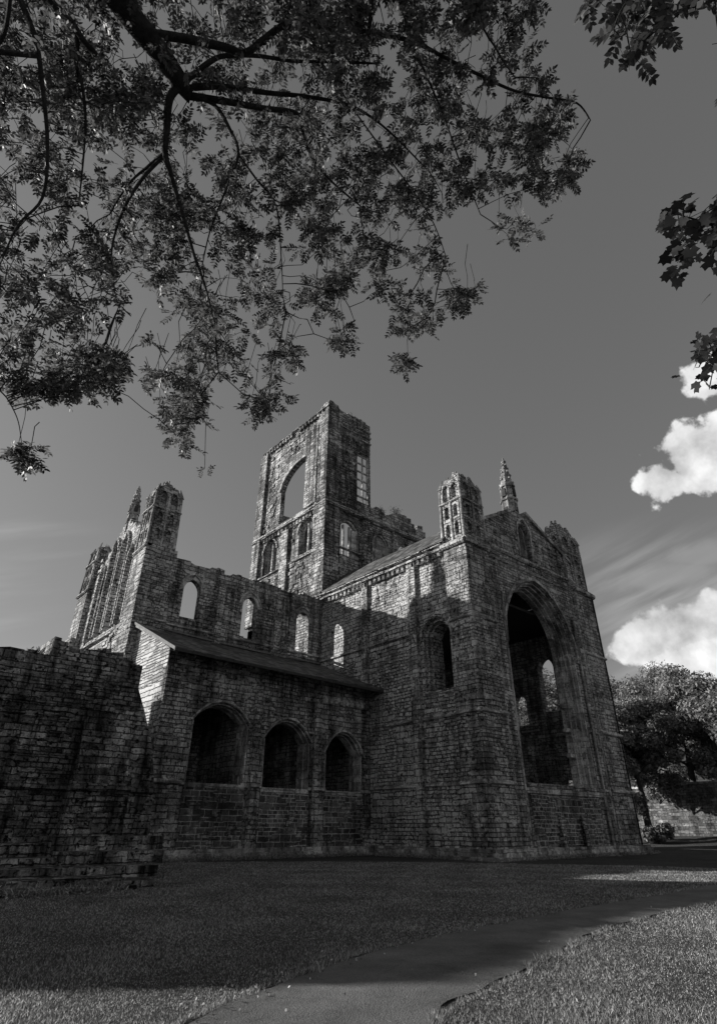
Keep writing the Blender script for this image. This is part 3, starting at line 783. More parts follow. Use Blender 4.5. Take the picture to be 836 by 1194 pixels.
# transept gable, plane x=GX
m = MBd()
G0, G1 = 12.25, 22.9
LAN = ((14.75, .46, 11.0, 15.0, 15.9), (16.35, .52, 11.0, 16.2, 17.2), (18.0, .52, 11.0, 16.3, 17.3), (19.6, .48, 11.0, 15.0, 15.9))
hol = [opening(*h_, 6) for h_ in LAN]
m.prism('x', GX, [(G0, 0), (G1, 0), (G1, 14.9), (21.4, 15.0), (21.3, 15.4)]+ragged(21.3, 17.6, [(21.3, 15.3), (17.6, 18.2)], .15, .35)+[(16.6, 18.3)]+ragged(16.6, 13.8, [(16.6, 18.1), (13.8, 16.6)], .1, .35)+[(13.7, 14.9), (G0, 14.9)], hol, 0, 1.1)
relief(m, 'x', GX, 13.8, 21, 8, 17, 240, [(14.1, 19.8, 10.9, 17.7)], .1)
tg = m.build('gable_wall', MSL, abbey)
m = MBd()
for h_ in LAN:
    hood(m, 'x', GX, h_[0], h_[1]+.01, h_[3], h_[4]+.02, .12, .16, h_[3]-h_[2], 6)
m.build('blind_arcade', MSL, tg)
m = Runs(); rough_string(m, 'x', GX, 13.75, G1, 10.65, .2, .2); rough_string(m, 'x', GX-.25, T0-.2, 13.75, 14.75, .2, .16); 
rough_string(m, 'x', GX-.3, 21.3, 23.2, 14.75, .2, .16)
m.build('string_course', MSL, tg)
m = MBd()
m.box(GX-.3, GX+.003, 21.3, 23.15, 0, 14.8); m.box(GX-.55, GX+.003, 21.5, 23.3, 0, 11.6, (0, 0))
m.build('corner_buttress', MS, tg)
turret(-12.45, -10.85, T0-.2, 13.5, 14.9, 17.25, 19.5, abbey, 21, MS)
turret(-12.4, -10.9, 21.4, 23.1, 14.9, 16.9, 18.6, abbey, 22, MS)
pinnacle(-11.9, 17.2, 18.0, 3.1, .33, abbey)
m = MBd()   # transept west wall, beyond
m.prism('y', 21.8, [(-11.05, 0), (-.3, 0)]+ragged(-.3, -11.05, 14.3, .15, .5), [opening(-9, .5, 11, 12.6, 13.3, 5), opening(-3, .5, 11, 12.6, 13.3, 5)], 0, 1.1)
m.build('side_wall', MC, abbey)

# --- transept chapels with lean-to roof, plane y=K
K = 7.55
m = MBd()
ar = [(-9.05, 1.45, 2.8, 5.3, 6.15), (-5.4, 1.36, 2.75, 4.85, 5.8), (-1.85, 1.25, 2.75, 4.5, 5.55)]
hl = [opening(c, hw, -.2 if False else s-0., zs, za, 10) for (c, hw, s, zs, za) in ar]
# side (south) wall first, then front between
m.prism('y', K, [(-12.0, -.3), (-.002, -.3), (-.002, 8.05), (-12.0, 8.05)], hl, 0, .95)
relief(m, 'y', K, -11.8, -.4, .3, 7.0, 260, [(c-hw-.2, c+hw+.2, s-.3, za+.2) for (c, hw, s, zs, za) in ar], .06, rng, .26)
chap = m.build('chapel_wall', MC, abbey)
m = MBd()
m.prism('x', -12.0, [(8.502, -.3), (12.02, -.3), (12.02, 10.35), (8.502, 8.62)], [], 0, .8)
m.prism('x', -12.0, [(7.6, 6.2), (8.5, 6.2), (8.5, 8.6), (7.6, 8.2)], [], -.02, .5)
m.build('side_wall', MLT, chap)
for (c, hw, s, zs, za) in ar:
    m = MBd(); rings(m, 'y', K, c, hw, s, zs, za, [(.07, .12, .9), (.06, .4, .9)], 10); hood(m, 'y', K, c, hw+.03, zs, za+.03, .09, .07, .0, 10)
    for sx in (-1, 1): m.tube([(c+sx*(hw-.05), K+.06, s), (c+sx*(hw-.05), K+.06, zs)], .05, 8)
    m.box(c-hw+.01, c+hw-.01, K-.04, K+.5, s-.16, s+.02)
    m.build('arch', MD, chap)
    m = MBd(); m.prism('y', K, [(c-hw, .3), (c+hw, .3), (c+hw, s-.165), (c-hw, s-.165)], [], -.035, .02)
    relief(m, 'y', K-.035, c-hw, c+hw, .4, s-.3, 24, (), .04, rng, .2)
    m.build('infill_panel', MI, chap)
for (a, b, p) in ((-7.5, -7.05, .3), (-3.95, -3.4, .2), (-12.02, -10.75, .12)):
    m = MBd()
    m.box(a, b, K-p, K+.003, -.3, 2.7); m.box(a+.05, b-.05, K-p*.75, K+.003, 2.7, 6.9)
    if a > -12: m.build('pilaster', MC, chap)
quoins(m, -12.02, K-.1, 1, 1, .4, 7.6, .28, .03)
m.build('pilaster', MC, chap)
m = Runs(); rough_string(m, 'y', K, -10.7, -10.5, 2.78, .14, .12)
for (a, b, o_) in ((-12.05, -10.75, .12), (-7.8, -7.5, 0), (-7.5, -7.05, .3), (-7.05, -6.75, 0), (-4.15, -3.95, 0), (-3.95, -3.4, .2), (-3.4, -3.05, 0), (-.75, -.05, 0)):
    rough_string(m, 'y', K-o_, a, b, 2.8, .14, .12)
rough_string(m, 'y', K, -4.2, -3.4, 5.35, .12, .1)
rough_string(m, 'y', K, -3.3, -.1, 7.18, .14, .12)
m.build('string_course', MD, chap)
m = Runs(); corbels(m, 'y', K, -3.4, -.1, 7.1, .36, .18, .22, .16); corbels(m, 'y', K, -11.5, -7.9, 7.75, .8, .2, .2, .1); m.build('corbel_table', MD, chap)
m = MBd()
for (z1, e) in ((.1, .62), (.25, .46), (.4, .34)): m.box(-12.0, -.5, K-e, K-.01, -.3, z1)
m.build('plinth', MD, chap)
m = MBd()   # lean-to roof, slightly sagging
nseg = 14; t = .14; top = []; vs = []
for i in range(nseg+1):
    x = -12.25+(12.25-.02)*i/nseg; sag = -.10*math.sin(math.pi*i/nseg)-.02*i/nseg*8
    vs += [(x, T0+.0, 10.42+sag), (x, 6.5, 7.98+sag*.5), (x, 6.5, 7.98+sag*.5-t), (x, T0+.0, 10.42+sag-t)]
fs = []
for i in range(nseg):
    for k in range(4):
        a, b = i*4+k, i*4+(k+1) % 4; fs.append((a, b, b+4, a+4))
fs += [(3, 2, 1, 0), (nseg*4, nseg*4+1, nseg*4+2, nseg*4+3)]
m.add(vs, fs); lr = m.build('roof', MSL1, chap)
m = MBd()
def bar(m, p, q, w, h):
    p, q = Vector(p), Vector(q); d = (q-p).normalized(); s = d.cross(Vector((0, 0, 1))).normalized()*w; u = s.cross(d).normalized()*h
    vs = [p+s+u, p-s+u, p-s-u, p+s-u, q+s+u, q-s+u, q-s-u, q+s-u]
    m.add(vs, [(0, 1, 2, 3), (7, 6, 5, 4), (0, 4, 5, 1), (1, 5, 6, 2), (2, 6, 7, 3), (3, 7, 4, 0)])
bar(m, (-12.27, T0-.25, 10.36), (-12.27, 6.42, 7.9), .03, .06)
for i in range(nseg):
    s0 = -.10*math.sin(math.pi*i/nseg)-.16*i/nseg; s1 = -.10*math.sin(math.pi*(i+1)/nseg)-.16*(i+1)/nseg
    if i*12.2/nseg-12.2 < -.4: bar(m, (-12.25+12.2*i/nseg, T0-.05, 10.49+s0), (-12.25+12.2*(i+1)/nseg, T0-.05, 10.49+s1), .04, .05)
m.build('flashing', MLEAD, lr)
m = MBd(); bar(m, (-12.3, 6.43, 7.84), (-.05, 6.43, 7.7), .05, .06); m.build('gutter', MBLACK, lr)
m = Runs()
for x in (-7.3, -3.65): m.box(x-.3, x+.3, 8.5, 12.2, -.3, 8.3)
m.build('partition_wall', MS, chap)

# ------------------------------------------------------------------ ruined wall in front (left)
RY = 2.5
rw = thing('ruined_wall', (-18, RY, 0), 'low broken dark rubble wall with stepped plinth and buttress left of the chapels', 'wall')
rr = random.Random(5)
m = MBd()
top = ragged(-15.0, -37, [(-15.0, 5.85), (-15.5, 6.0), (-16.2, 6.3), (-17.3, 6.25), (-17.9, 6.3), (-18.0, 5.8), (-19.2, 5.9), (-20.4, 5.8), (-22.6, 5.75), (-26, 5.95), (-29.5, 6.2), (-30.2, 5.8), (-31, 5.1), (-37, 4.9)], .13, .28, rr)
m.prism('y', RY, [(-37, -.8), (-13.85, -.8), (-13.9, 1.8), (-13.98, 2.6), (-14.25, 3.6), (-14.7, 4.6), (-15.0, 5.2)]+top, [opening(-19.75, .6, 2.9, 3.9, 4.5, 5)], 0, 1.5)
relief(m, 'y', RY, -23, -15.1, .6, 5.6, 420, [(-20.6, -19.2, 2.2, 4.5)], .1, rr, .2)
for _ in range(120):   # loose stones along the broken head
    a = rr.uniform(-23, -15.4); b = RY+rr.uniform(0, 1.3); s = rr.uniform(.08, .22)
    m.box(a, a+s*1.5, b, b+s, 5.2, 5.75+rr.uniform(0, .55)*(1 if a > -18 else .3), (.02, .02))
m.build('wall', MR, rw)
m = MBd()
m.box(-16.6, -14.9, RY-.55, RY+.01, -.8, 2.4); m.prism('x', -16.5, [(RY-.5, 2.4), (RY+.01, 2.4), (RY+.01, 4.3)], [], 0, 1.5)
relief(m, 'y', RY-.55, -16.6, -15, .5, 2.3, 50, (), .1, rr, .2)
m.build('buttress', MR, rw)
m = MBd()
for (z0, z1, e) in ((-.8, .08, 5.2), (.08, .2, 4.3), (.2, .34, 3.2), (.34, .5, 2.0), (.5, .8, .9)):
    m.box(-24, -16.2, RY-e, RY-.02, z0, z1)
for (z0, z1, e, x1) in ((-.8, .12, 4.6, -15.6), (.12, .34, 3.4, -15.0), (.34, .62, 2.3, -14.4), (.62, .95, 1.2, -13.95)):
    m.box(-17.0, x1, RY-e-.1, RY-.03, z0, z1+.01)
relief(m, 'y', RY-2.6, -23, -17.3, -.1, .1, 12, (), .1, rr, .1)
m.build('plinth', MR, rw)
m = Runs(); rough_string(m, 'y', RY, -24, -16.6, 2.2, .18, .16, .8); rough_string(m, 'y', RY-.55, -16.6, -14.9, 2.2, .18, .16, .8); rough_string(m, 'y', RY, -14.9, -13.95, 2.2, .18, .16)
for z in (4.1, 4.45): rough_string(m, 'y', RY, -24, -17.2, z, .1, .08, .7)
m.build('string_course', MR, rw)
# unseen claustral range behind the ruined wall, added and sized to shade the lawn
cr = thing('unseen_range', (-21, 13, 0), 'unseen roofless range of dark stone behind the broken wall, added to shade the lawn', 'building')
m = MBd(); m.prism('y', 13.0, [(-36, 0), (-16.2, 0)]+ragged(-16.2, -36, 8.2, .12, .5, rr), [], 0, 1.)
m.prism('x', -36, [(14.01, 0), (22, 0), (22, 7.6), (14.01, 7.6)], [], 0, .9); m.prism('y', 21.5, [(-35, 0), (-16.2, 0), (-16.2, 7.6), (-35, 7.6)], [], 0, .9)
m.build('wall', MR, cr)

# ------------------------------------------------------------------ boundary wall on the right
bwl = thing('boundary_wall', (36, 8, 0), 'long pale stone garden wall beyond the abbey under the trees', 'wall')
BX = 37.
m = MBd()
seg = [(-40 + i*2.2) for i in range(52)]
vs = []
for i, y in enumerate(seg):
    zt = 4.5+.03*max(0, 10-y)
    vs += [(BX, y, -.5), (BX, y, zt+rr.uniform(-.03, .03)), (BX+.6, y, zt), (BX+.6, y, -.5)]
fs = []
for i in range(len(seg)-1):
    for k in range(3): a, b = i*4+k, i*4+k+1; fs.append((a, a+4, b+4, b))
fs += [(0, 1, 2, 3)]
m.add(vs, [f for f in fs]); m.build('wall', MW, bwl)
m = MBd()
for i in range(len(seg)-1):
    zt = 4.5+.03*max(0, 10-seg[i]); m.box(BX-.08, BX+.68, seg[i], seg[i+1]+.001, zt-.02, zt+.16, (.05, 0))
m.build('coping', MD, bwl)

# ------------------------------------------------------------------ trees
def leaf_cloud(centers, radii, n, size, rgn, flat=.7):
    """n leaf tufts (bent quads) spread in the outer volume of many clumps"""
    c = np.array(centers); r = np.array(radii); w = r**2; w /= w.sum()
    idx = rgn.choice(len(c), n, p=w)
    d = rgn.normal(size=(n, 3)); d /= np.linalg.norm(d, axis=1)[:, None]
    rad = r[idx]*rgn.uniform(.15, 1.25, n)**.7
    pos = c[idx]+d*rad[:, None]*np.array([1, 1, flat])
    nrm = d+rgn.normal(size=(n, 3))*.7+np.array([0, 0, .35]); nrm /= np.linalg.norm(nrm, axis=1)[:, None]
    t = np.cross(nrm, rgn.normal(size=(n, 3))); t /= np.linalg.norm(t, axis=1)[:, None]; b = np.cross(nrm, t)
    s = size*rgn.uniform(.6, 1.4, n)[:, None]
    P = np.stack([pos-t*s, pos-b*s*.5+nrm*s*.15, pos+t*s, pos+b*s*.5+nrm*s*.15], 1)
    return P.reshape(-1, 3)
def quads_obj(name, P, mat, parent):
    n = len(P)//4; me = bpy.data.meshes.new(name)
    me.vertices.add(len(P)); me.vertices.foreach_set('co', P.astype(np.float32).ravel())
    me.loops.add(n*4); me.loops.foreach_set('vertex_index', np.arange(n*4, dtype=np.int32))
    me.polygons.add(n); me.polygons.foreach_set('loop_start', np.arange(n, dtype=np.int32)*4); me.polygons.foreach_set('loop_total', np.full(n, 4, np.int32))
    me.update(calc_edges=True); return link(name, me, mat, parent)
def tree(name, x, y, h, cr, label, seed, nleaf=9000, size=.24, mat=MLB, base=None, crown_low=.25, group='trees beyond the boundary wall'):
    rgn = np.random.default_rng(seed); rg = random.Random(seed); zb = gz(x, y)-.2 if base is None else base
    root = thing(name, (x, y, zb), label, 'tree', group)
    m = MBd(); cs = []; rs = []
    lean = Vector((rg.uniform(-.05, .05), rg.uniform(-.05, .05), 1)); p0 = Vector((x, y, zb)); rb = h*.02+.08
    tr = [p0+lean*h*k*.78+Vector((rg.uniform(-.1, .1), rg.uniform(-.1, .1), 0))*k*3 for k in (0, .2, .4, .6, .8, 1)]
    m.tube(tr, [rb*1.3, rb, rb*.8, rb*.55, rb*.35, rb*.12], 8)
    for k in range(13):
        f = crown_low+(.92-crown_low)*k/12; st = p0+lean*h*f*.8; a = k*2.4+rg.uniform(-.4, .4)
        prof = math.sin(math.pi*min(1, .2+.8*(1-abs(f-.5)*1.2)))*.0+(1-((f-.48)/.62)**2)
        ln = cr*max(.3, prof)*rg.uniform(.7, 1.1)
        e = st+Vector((math.cos(a)*ln, math.sin(a)*ln, ln*rg.uniform(.2, .5))); mid = st.lerp(e, .5)+Vector((0, 0, ln*.12))
        m.tube([st, mid, e], [rb*.35, rb*.2, rb*.06], 6)
        for q in range(3):
            c = st.lerp(e, rg.uniform(.45, 1.05))+Vector((rg.uniform(-1, 1), rg.uniform(-1, 1), rg.uniform(-.5, .9)))*cr*.28
            cs.append(c); rs.append(cr*rg.uniform(.13, .3))
    cs.append(p0+lean*h*.9); rs.append(cr*.3)
    m.build('trunk', MBK, root, True)
    quads_obj('crown', leaf_cloud(cs, rs, nleaf, size, rgn), mat, root)
    return root
def gp(u, d):
    """ground spot seen at column u, d metres out"""
    r = ray(u, 940); f = d/math.hypot(r.x, r.y); return CAM.x+r.x*f, CAM.y+r.y*f
for (u, d, h, cr, mt, n, lab, nm) in (
        (722, 66, 15.0, 4.6, MLB, 9000, 'slender pale leafed tree right against the edge of the abbey gable', 'leafy_tree'),
        (752, 60, 11.0, 3.4, MLB, 9000, 'low crowned tree leaning over the pale garden wall, lowest of the row', 'leafy_tree'),
        (775, 72, 15.5, 5.2, MLB, 12000, 'broad leafy tree right of the lowest one, behind the garden wall', 'leafy_tree'),
        (812, 66, 15.5, 5.0, MLB, 12000, 'tall bright crowned tree near the right edge of the picture', 'leafy_tree'),
        (850, 60, 13.5, 4.6, MLD, 9000, 'dark tree cut by the right edge of the picture', 'leafy_tree'),
        (690, 80, 16, 5.5, MLB, 8000, 'tree seen only through the great empty window of the abbey', 'leafy_tree'),
        (655, 78, 17, 6.0, MLB, 9000, 'leafy tree behind the far windows of the presbytery', 'leafy_tree'),
        (672, 0, 15, 5.5, MLD, 7000, 'dark tree added behind the abbey to shade the garden wall, glimpsed through its far windows', 'leafy_tree'),  # added to throw shade on the right part of the garden wall
        (735, 95, 18, 7, MLD, 9000, 'dark tree standing far back up the slope', 'leafy_tree'),
        (800, 98, 19, 8, MLD, 9000, 'big dark tree farthest up the slope', 'leafy_tree')):
    x, y = gp(u, d) if d else (26.0, 13.5); tree(nm, x, y, h, cr, lab, int(u*7+d), int(n*2.2), .15, mt, None, .52 if u == 752 else .42)
# shrubs over and below the boundary wall
def shrub(u, d, h, w, lab, seed, mat=MLD, z=None, n=3500):
    x, y = gp(u, d); zb = gz(x, y) if z is None else z; rgn = np.random.default_rng(seed); rg = random.Random(seed)
    root = thing('shrub', (x, y, zb), lab, 'shrub', 'shrubs along the boundary wall')
    cs = [(x+rg.uniform(-w, w)*.7, y+rg.uniform(-w, w)*.7, zb+rg.uniform(.2, .8)*h) for _ in range(16)]
    quads_obj('foliage', leaf_cloud(cs, [w*rg.uniform(.25, .45) for _ in cs], n, .13, rgn), mat, root)
    m = MBd()
    for c in cs[:7]: m.tube([(x, y, zb-.1), tuple(c)], [.05, .015], 5)
    m.build('stem', MBK, root)
shrub(757, 58, 1.5, 1.2, 'dark shrub growing at the foot of the pale garden wall', 41)
shrub(770, 63, 3.0, 1.8, 'dark shrub spilling over the top of the garden wall', 42, MLD, 3.2)
shrub(733, 60, 3.0, 1.6, 'small dark shrub at the wall end beside the abbey', 43, MLD, 1.2)

# ------------------------------------------------------------------ the tree overhead (pinnate leaves) and its neighbour (lobed leaves)
def inpoly(pts, poly):
    x, y = pts[:, 0], pts[:, 1]; c = np.zeros(len(pts), bool); n = len(poly)
    for i in range(n):
        (x1, y1), (x2, y2) = poly[i], poly[(i+1) % n]
        if y1 == y2: continue
        k = ((y1 > y) != (y2 > y)) & (x < (x2-x1)*(y-y1)/(y2-y1)+x1); c ^= k
    return c
def scatter(poly, n, rgn, holes=(), mind=0):
    P = np.array(poly, float); lo, hi = P.min(0), P.max(0); out = []
    while len(out) < n:
        q = rgn.uniform(lo, hi, (n*4, 2)); k = inpoly(q, poly)
        for (hx, hy, rx, ry) in holes: k &= ((q[:, 0]-hx)/rx)**2+((q[:, 1]-hy)/ry)**2 > 1
        for p in q[k]:
            if len(out) >= n: break
            if mind and any((p[0]-o[0])**2+(p[1]-o[1])**2 < mind*mind for o in out[-200:]) and rgn.random() < .8: continue
            out.append(p)
    return np.array(out)
def ray3(P):
    fwn, rn, un = np.array(fw), np.array(RT), np.array(UP)
    d = fwn+rn*((P[:, :1]-418)/FPX)-un*((P[:, 1:2]-597)/FPX); return d/np.linalg.norm(d, axis=1)[:, None]
def grow(limbs, targets, step=.16, kill=.22, reach=3.0, droop=.12, iters=70, r_tip=.0035, rexp=2.3):
    """limbs: list of (points, radii).  Twigs grow from them towards the targets; returns tubes"""
    pos = []; par = []; rad0 = []
    for (pts, rr_) in limbs:
        prev = -1
        if len(pos):      # join on to the nearest existing node
            d = [(Vector(p)-Vector(pts[0])).length for p in pos]; prev = int(np.argmin(d)) if min(d) < .7 else -1
        for k in range(len(pts)-1):
            a, b = Vector(pts[k]), Vector(pts[k+1]); n = max(1, round((b-a).length/.08))
            for q in range(n + (1 if k == len(pts)-2 else 0)):
                t = q/n; pos.append(tuple(a.lerp(b, t))); par.append(prev); rad0.append(rr_[k]+(rr_[k+1]-rr_[k])*t); prev = len(pos)-1
    P = np.array(pos); T = np.array(targets); alive = np.ones(len(T), bool); owner = np.full(len(T), -1)
    ngiv = len(P); near = np.full(len(T), 1e9); nid = np.zeros(len(T), int)
    def upd(a, b):
        d = np.linalg.norm(T[:, None]-P[None, a:b], axis=2); j = d.argmin(1); dm = d[np.arange(len(T)), j]
        k = dm < near; near[k] = dm[k]; nid[k] = j[k]+a
    upd(0, ngiv)
    for it in range(iters):
        alive &= near > kill
        k = alive & (near < reach)
        if not k.any(): break
        new = []
        for n_ in np.unique(nid[k]):
            v = T[k & (nid == n_)]-P[n_]; v /= np.linalg.norm(v, axis=1)[:, None]; d = v.sum(0)
            d = d/np.linalg.norm(d)+np.array([0, 0, -droop*.3])+np.random.default_rng(it*1000+n_).normal(size=3)*.16; d /= np.linalg.norm(d)
            new.append((n_, P[n_]+d*step))
        o = len(P); P = np.vstack([P]+[x[1][None] for x in new]); par += [x[0] for x in new]; upd(o, len(P))
    N_ = len(P); r = np.full(N_, 0.); kids = [[] for _ in range(N_)]
    for i, p in enumerate(par):
        if p >= 0: kids[p].append(i)
    # new nodes always come after their parents
    for i in range(N_-1, -1, -1):
        if i >= ngiv:
            r[i] = max(r_tip, sum(r[c]**rexp for c in kids[i])**(1/rexp)) if kids[i] else r_tip
            r[i] = min(r[i], .02)
        else: r[i] = rad0[i]
    chains = []
    seen = set()
    for i in range(N_):
        if par[i] == -1 or (i in kids[par[i]] and kids[par[i]][0] != i):
            ch = ([par[i]] if par[i] >= 0 else [])+[i]; c = i
            while kids[c]: c = kids[c][0]; ch.append(c)
            if len(ch) > 1: chains.append(ch)
    return P, r, chains, nid, near
def crad(r, ch):
    q = [float(r[i]) for i in ch]
    q[0] = min(q[0], q[1]*1.25); return q
def leaflets(base, dirv, nrm, ln, wd):
    """six-sided lance shaped blades, arrays (n,3)"""
    s = np.cross(nrm, dirv); s /= np.linalg.norm(s, axis=1)[:, None]+1e-9
    L1, W1 = ln[:, None], wd[:, None]
    pts = [base, base+dirv*L1*.3+s*W1, base+dirv*L1*.68+s*W1*.8, base+dirv*L1-nrm*L1*.1, base+dirv*L1*.68-s*W1*.8, base+dirv*L1*.3-s*W1]
    return np.stack(pts, 1)
def ngon_obj(name, P, k, mat, parent):
    n = len(P); me = bpy.data.meshes.new(name)
    me.vertices.add(n*k); me.vertices.foreach_set('co', P.astype(np.float32).ravel()); me.loops.add(n*k)
    me.loops.foreach_set('vertex_index', np.arange(n*k, dtype=np.int32)); me.polygons.add(n)
    me.polygons.foreach_set('loop_start', np.arange(n, dtype=np.int32)*k); me.polygons.foreach_set('loop_total', np.full(n, k, np.int32))
    me.update(calc_edges=True); return link(name, me, mat, parent)
def unit(a): return a/(np.linalg.norm(a, axis=1)[:, None]+1e-9)
def pinnate(centres, rgn, per=(3, 6), rl=.15, pairs=5, ll=.05, lw=.0085, down=.45, scale=None):
    B, D, Nn, LL, WW = [], [], [], [], []; rach = []
    for ci, c in enumerate(centres):
        sc = 1 if scale is None else scale[ci]
        for _ in range(rgn.integers(per[0], per[1])):
            d = rgn.normal(size=3); d[2] = d[2]*.5-down; d /= np.linalg.norm(d)
            n = np.array([0, 0, 1.])+rgn.normal(size=3)*.45; n -= d*n.dot(d); n /= np.linalg.norm(n); s = np.cross(n, d)
            L_ = rl*sc*rgn.uniform(.75, 1.2); b0 = c+rgn.normal(size=3)*.025
            rach.append((b0, b0+d*L_*.5-n*0, b0+d*L_-np.array([0, 0, .02])))
            for k in range(pairs):
                f = .28+.68*k/(pairs-1); p = b0+d*L_*f-np.array([0, 0, .02])*f*f
                taper = (.75 if k == 0 else 1) * (1-.25*max(0, f-.6)/.4)
                for sg in (-1, 1):
                    dd = d*.55+s*sg*.85+rgn.normal(size=3)*.1; B.append(p); D.append(dd); Nn.append(n+rgn.normal(size=3)*.35); LL.append(ll*sc*taper*rgn.uniform(.85, 1.15)); WW.append(lw*sc*rgn.uniform(.85, 1.15))
            B.append(b0+d*L_); D.append(d+rgn.normal(size=3)*.1); Nn.append(n); LL.append(ll*sc); WW.append(lw*sc)
    B, D, Nn = np.array(B), unit(np.array(D)), np.array(Nn); Nn = unit(Nn-D*(Nn*D).sum(1)[:, None])
    return leaflets(B, D, Nn, np.array(LL), np.array(WW)), rach
rg8 = np.random.default_rng(88)
def limb(pts, w0, w1, d0, d1):
    pts = [tuple(p) for p in curve([Vector((u, v, 0)) for (u, v) in pts], 5)]; pts = [(p[0], p[1]) for p in pts]
    n = len(pts); out = []; rr_ = []
    for i, (u, v) in enumerate(pts):
        t = i/(n-1); out.append(tuple(at(u, v, d0+(d1-d0)*t))); rr_.append((w0+(w1-w0)*t)/2*.62)
    return out, rr_
rowan = thing('overhanging_tree', (-26.6, -19.2, 0), 'large tree with small feathery leaflets whose drooping boughs fill the upper left of the sky', 'tree')
px = lambda w, d: w*d/FPX
main = [(-26.6, -19.2, -.2), (-26.5, -19.1, 1.5), (-26.2, -18.8, 3.2), (-25.6, -18.2, 4.8), tuple(at(90, -90, 5.6))]
limbs = [(main+[tuple(at(140, 0, 6.0)), tuple(at(160, 28, 6.1)), tuple(at(188, 62, 6.2)), tuple(at(212, 98, 6.3)), tuple(at(222, 112, 6.3))], [.34, .28, .25, .2, .13, .098, .092, .085, .075, .06])]
def px_limb(pts, w0, w1, d0, d1): limbs.append(limb(pts, px(w0, d0), px(w1, d1), d0, d1))
px_limb([(182, 40), (215, 45), (262, 55), (285, 62), (305, 48), (328, 31), (350, 26), (390, 29), (430, 38), (480, 48), (520, 68), (560, 88), (600, 106), (640, 114), (672, 120), (688, 140)], 13, 2, 6.15, 7.2)
px_limb([(222, 90), (245, 72), (262, 65), (300, 65), (340, 71), (380, 72), (440, 74)], 9, 3, 6.3, 7.0)
px_limb([(222, 102), (260, 101), (310, 108), (360, 113), (410, 124), (450, 150), (500, 200)], 10, 2, 6.3, 6.9)
px_limb([(222, 112), (262, 118), (305, 126), (345, 132), (352, 150), (362, 180), (385, 210), (420, 240)], 11, 2.5, 6.3, 6.2)
px_limb([(212, 98), (198, 115), (195, 150), (193, 178), (200, 205), (212, 245), (226, 295), (240, 335), (250, 375)], 13, 2, 6.3, 5.6)
px_limb([(193, 178), (172, 195), (150, 215), (128, 250)], 6, 2, 6.1, 6.0)
px_limb([(193, 180), (165, 210), (142, 250), (130, 300), (138, 360)], 7, 1.6, 6.1, 5.6)
px_limb([(222, 112), (250, 122), (268, 150), (278, 180), (262, 225), (245, 270), (236, 310)], 7, 1.6, 6.3, 6.0)
px_limb([(278, 180), (300, 210), (322, 240), (328, 300), (330, 345)], 4, 1.4, 6.2, 6.0)
px_limb([(30, -60), (60, 0), (82, 24), (100, 50), (112, 62)], 13, 6, 5.5, 6.0)
px_limb([(90, 35), (92, 70), (100, 130), (98, 180), (92, 240)], 6, 2, 5.9, 5.7)
px_limb([(10, -60), (25, 0), (42, 45), (50, 100), (56, 170), (50, 230), (22, 262), (4, 300)], 9, 2.5, 5.2, 5.2)
px_limb([(-10, 60), (5, 40), (12, 0), (14, -50)], 7, 5, 5.2, 5.2)
px_limb([(440, -60), (465, 0), (485, 60), (515, 130), (540, 200), (560, 250)], 5, 1.6, 6.8, 6.8)
px_limb([(330, -60), (345, 20), (400, 110), (450, 180), (500, 250), (520, 300)], 4, 1.5, 6.8, 6.6)
px_limb([(-40, 420), (0, 455), (12, 470), (22, 492), (26, 520)], 3, 1.2, 4.8, 4.8)
px_limb([(600, -80), (560, 10), (580, 60), (600, 90)], 4, 2, 6.6, 6.8)
POLY = [(-60, -60), (625, -60), (640, 20), (612, 50), (645, 70), (642, 105), (655, 135), (674, 165), (674, 195), (645, 222), (640, 250), (615, 285), (597, 288), (575, 255), (555, 235), (530, 250), (515, 300), (508, 350), (508, 382), (485, 395), (462, 390), (440, 345), (420, 322), (405, 340), (405, 385), (388, 385), (384, 330), (368, 296), (345, 285), (325, 300), (332, 380), (330, 430), (325, 485), (298, 488), (285, 440), (262, 430), (240, 478), (228, 520), (198, 508), (196, 455), (203, 410), (170, 400), (160, 360), (140, 380), (148, 415), (136, 450), (104, 466), (60, 470), (20, 440), (-60, 445)]
HOLES = [(90, 268, 17, 42), (98, 330, 18, 22), (175, 372, 26, 24), (115, 62, 16, 10), (400, 188, 16, 12), (166, 258, 12, 16), (255, 58, 10, 16), (345, 58, 22, 8), (320, 92, 20, 9), (270, 140, 9, 12), (395, 300, 16, 14), (475, 108, 16, 10), (240, 20, 9, 12), (345, 255, 12, 14), (440, 215, 10, 10), (145, 90, 12, 14), (0, 345, 14, 10), (560, 60, 10, 8), (598, 215, 9, 10)]
p1 = scatter(POLY, 620, rg8, HOLES, 11)
ctr = scatter(POLY, 95, rg8, HOLES)      # denser sprays
spr = ctr[rg8.integers(0, len(ctr), 480)]+rg8.normal(size=(480, 2))*np.array([8, 13])
for (hx, hy, rx, ry) in HOLES: spr = spr[((spr[:, 0]-hx)/rx)**2+((spr[:, 1]-hy)/ry)**2 > .9]
p1 = np.vstack([p1, spr[inpoly(spr, POLY)]])
extra = []
def blobp(cx_, cy_, rx, ry, n):
    for _ in range(n):
        t, q = rg8.uniform(0, 6.28), math.sqrt(rg8.random()); extra.append((cx_+rx*q*math.cos(t), cy_+ry*q*math.sin(t)))
blobp(32, 528, 14, 12, 7); blobp(60, 445, 45, 16, 16); blobp(120, 432, 20, 18, 9); blobp(215, 480, 12, 25, 8); blobp(545, 342, 18, 12, 9); blobp(470, 418, 6, 8, 3); blobp(395, 396, 7, 8, 4); blobp(366, 345, 14, 12, 6); blobp(185, 433, 14, 9, 5); blobp(306, 472, 14, 10, 5); blobp(338, 415, 8, 20, 4); blobp(655, 205, 16, 12, 5)
p1 = np.vstack([p1, np.array(extra)])
